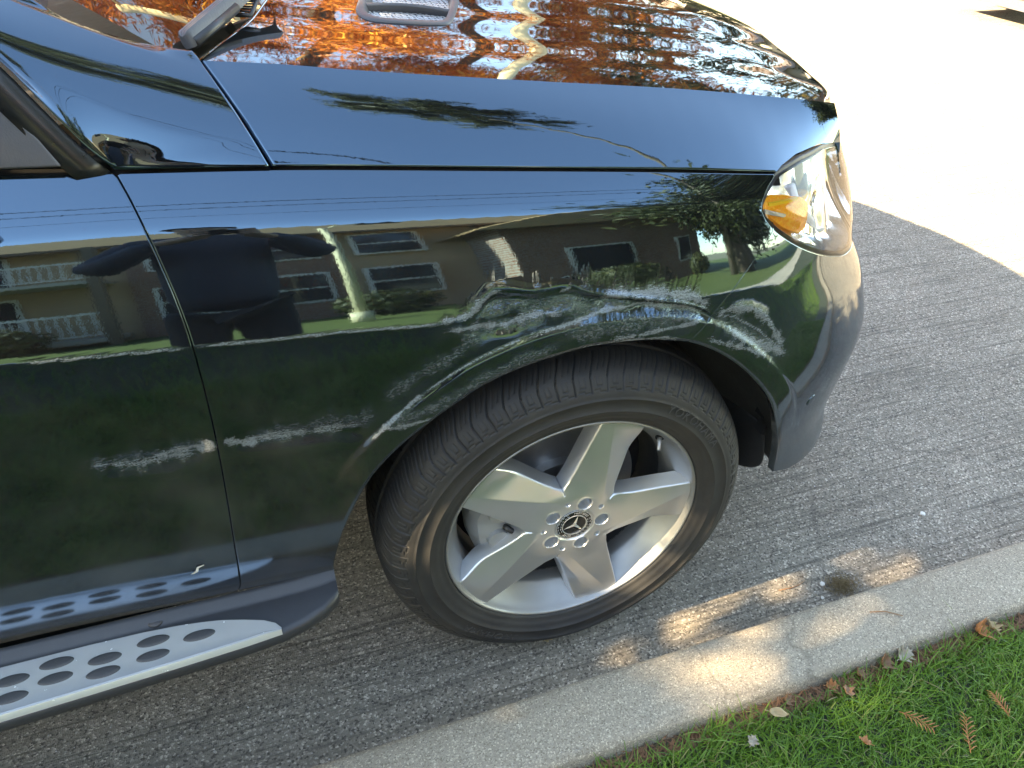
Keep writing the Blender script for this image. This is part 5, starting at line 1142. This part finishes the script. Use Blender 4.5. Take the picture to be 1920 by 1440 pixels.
o=bevel(MB().box((-.0775,-.004,-.037),(.0775,.004,.037)).build('phone',plain('phone_black',(.02,.02,.022),.2),None),.006,3); o.location=(-.479,-.945,1.449); o.rotation_euler=(math.radians(-37),0,0); tag(o,'dark phone held in both hands of the person in the navy jacket','phone')
# ------------------------------------------------------------------ fallen leaves, twigs and small litter
def leafmesh(L,Wd,lobes,curl,seed):
    r=np.random.default_rng(seed); n=22; t=np.linspace(0,1,n); prof=np.sin(np.pi*t**.8)**.8*Wd
    if lobes: prof=prof*(1+.38*np.sin(t*lobes*2*np.pi))*(.9+.2*r.random(n))
    V=[];F=[]
    for i in range(n):
        for k,s in enumerate((-1,-.5,0,.5,1)):
            V.append(((t[i]-.5)*L+.012*abs(s)*L*.6,s*prof[i],curl*(s*s)*prof[i]*1.2+curl*.25*L*(2*t[i]-1)**2+ .002*math.sin(9*t[i]+s*3)))
    for i in range(n-1):
        for k in range(4): a=i*5+k; F.append((a,a+1,a+6,a+5))
    b=len(V); V+=[(-.5*L,-.0006,curl*.25*L),(-.5*L,.0006,curl*.25*L),(-.5*L-.25*L,.0006,curl*.3*L+.002),(-.5*L-.25*L,-.0006,curl*.3*L+.002)]; F.append((b,b+1,b+2,b+3))
    return V,F
LEAFC={'tan':(.34,.24,.12),'pale':(.27,.22,.16),'brown':(.22,.11,.055),'rust':(.36,.14,.05)}
LM={k:plain('leaf_'+k,c,.6,var=.3,vscale=90) for k,c in LEAFC.items()}
for i,(x,y,z,L,Wd,lb,curl,rz,tilt,m,label) in enumerate((
 (.278,-.347,.128,.036,.009,0,.5,-.45,.15,'tan','glossy tan oval leaf lying on the grass near the kerb'),
 (.206,-.374,.122,.026,.009,3,.4,.6,.2,'pale','small pale lobed leaf on the grass nearest the frame bottom'),
 (.560,-.312,.098,.048,.013,3,1.0,.4,.5,'brown','curled brown oak leaf in the joint behind the kerb'),
 (.610,-.312,.100,.050,.014,4,.7,.25,.3,'pale','pale grey lobed oak leaf in the joint behind the kerb'),
 (.500,-.315,.095,.030,.010,3,.8,1.1,.4,'brown','small folded brown leaf left of the curled oak leaf'),
 (.800,-.313,.104,.055,.016,3,1.1,.3,.7,'rust','large upturned rust leaf behind the kerb at the right'),
 (.835,-.318,.102,.036,.012,3,.9,1.2,.3,'tan','tan crumpled leaf beside the large rust leaf'),
 (.430,-.318,.094,.030,.009,3,.9,-.2,.3,'rust','thin rust leaf lying in the kerb joint above the tan oval leaf'),
 (.330,-.315,.092,.028,.010,2,.9,.5,.4,'brown','dark brown curled leaf in the joint near the tan oval leaf'),
 (-.027,.013,.004,.022,.008,2,.5,.3,.1,'tan','tan leaf on the road against the tyre'),
 (.43,-.352,.128,.026,.010,2,.6,1.3,.2,'brown','brown leaf standing among the grass blades'),
 (.40,-.44,.120,.022,.008,2,.5,2.0,.2,'rust','small rust leaf at the frame bottom in the grass'),
)):
    V,F=leafmesh(L,Wd,lb,curl,i); o=mk('fallen_leaf',V,F,LM[m]); o.location=(x,y,z); o.rotation_euler=(tilt,tilt*.5,rz); o.modifiers.new('s','SOLIDIFY').thickness=.0004; tag(o,label,'leaf','fallen leaves')
# dry rust fronds on the grass
for i,(x,y,rz,L,label) in enumerate(((.585,-.492,.9,.075,'branched rust frond lying on the grass at the lower right'),(.515,-.44,-.9,.060,'thin rust frond on the grass left of the branched one'),(.690,-.468,1.4,.045,'short orange frond on the sunlit grass near the right edge'))):
    r=np.random.default_rng(70+i); mb=MB(); mb.tube([(-L/2,0,0),(0,.003,.004),(L/2,-.002,.002)],[.0009,.0008,.0004],5)
    for k in range(14):
        t_=-L/2+L*(k+1)/15; s=1 if k%2 else -1; l=.016*(1-abs(t_)/L*.8); mb.tube([(t_,0,.003),(t_+l*.6,s*l*.5,.006),(t_+l,s*l,.004)],[.0008,.0010,.0003],4)
    o=mb.build('dry_frond',LM['rust'],None,True); o.location=(x,y,.126); o.rotation_euler=(.1,.05,rz); tag(o,label,'twig','dry fronds on the grass')
# tuft of dry grass on the road
r=np.random.default_rng(5); mb=MB()
for k in range(420):
    a=r.uniform(0,6.28); d=abs(r.normal(0,.018)); p=Vector((math.cos(a)*d*1.3,math.sin(a)*d,r.uniform(.001,.014*max(.2,1-d/.04)))); b=r.uniform(0,6.28); l=r.uniform(.005,.018); q=Vector((math.cos(b)*l,math.sin(b)*l,r.uniform(-.004,.007)))
    mb.tube([p-q*.5,p+Vector((0,0,.003)),p+q*.5],[.0006,.0008,.0003],3,False)
o=mb.build('dry_grass_tuft',plain('dry_grass',(.17,.12,.06),.9,var=.5,vscale=120),None,True); o.location=(.690,-.070,.001); tag(o,'brown tuft of dry grass lying on the road beside the kerb','debris'); o['kind']='stuff'
for i,(x,y,s,label) in enumerate(((.645,-.052,.0062,'white pebble beside the dry grass tuft'),(1.045,.055,.0068,'pale pebble on the road near the right end of the kerb'),(.62,-.085,.0036,'small white stone at the kerb foot left of the tuft'))):
    bm=bmesh.new(); bmesh.ops.create_icosphere(bm,subdivisions=2,radius=s); rr=np.random.default_rng(i)
    for v in bm.verts: v.co*=rr.uniform(.75,1.15); v.co.z*=.7
    me=bpy.data.meshes.new('pebble'); bm.to_mesh(me); bm.free(); me.materials.append(plain('pebble_white',(.62,.60,.56),.7)); o=bpy.data.objects.new('pebble',me); COL.objects.link(o); o.location=(x,y,s*.5); tag(o,label,'pebble','pebbles on the road')
for i,(pts,label) in enumerate((([(.535,-.035,.003),(.56,-.040,.006),(.59,-.038,.004),(.612,-.030,.003)],'thin bent twig on the road left of the tuft'),([(.600,-.215,.1235),(.63,-.225,.126),(.66,-.245,.1235)],'short brown twig lying on the kerb top'))):
    tag(MB().tube(pts,[.0011,.0013,.0010,.0007][:len(pts)],6).build('twig',LM['brown'],None,True),label,'twig')
# flakes of loose paint on the door
q=sheet(np.array(-.655),np.array(.4835)); mb=MB(); mb.add([(0,0,0),(.006,-.001,.004),(.008,-.002,.012),(.016,-.001,.014),(.017,-.002,.017),(.006,-.003,.016),(.002,-.002,.006),(-.006,-.001,.001)],[(0,1,2,6),(2,3,4,5),(2,5,6),(0,6,7)])
o=mb.build('paint_flake',plain('flake_white',(.7,.7,.68),.6),None); o.location=(float(q[0]),float(q[1])-.002,float(q[2])); tag(o,'curled white paint flake clinging low on the door','flake')
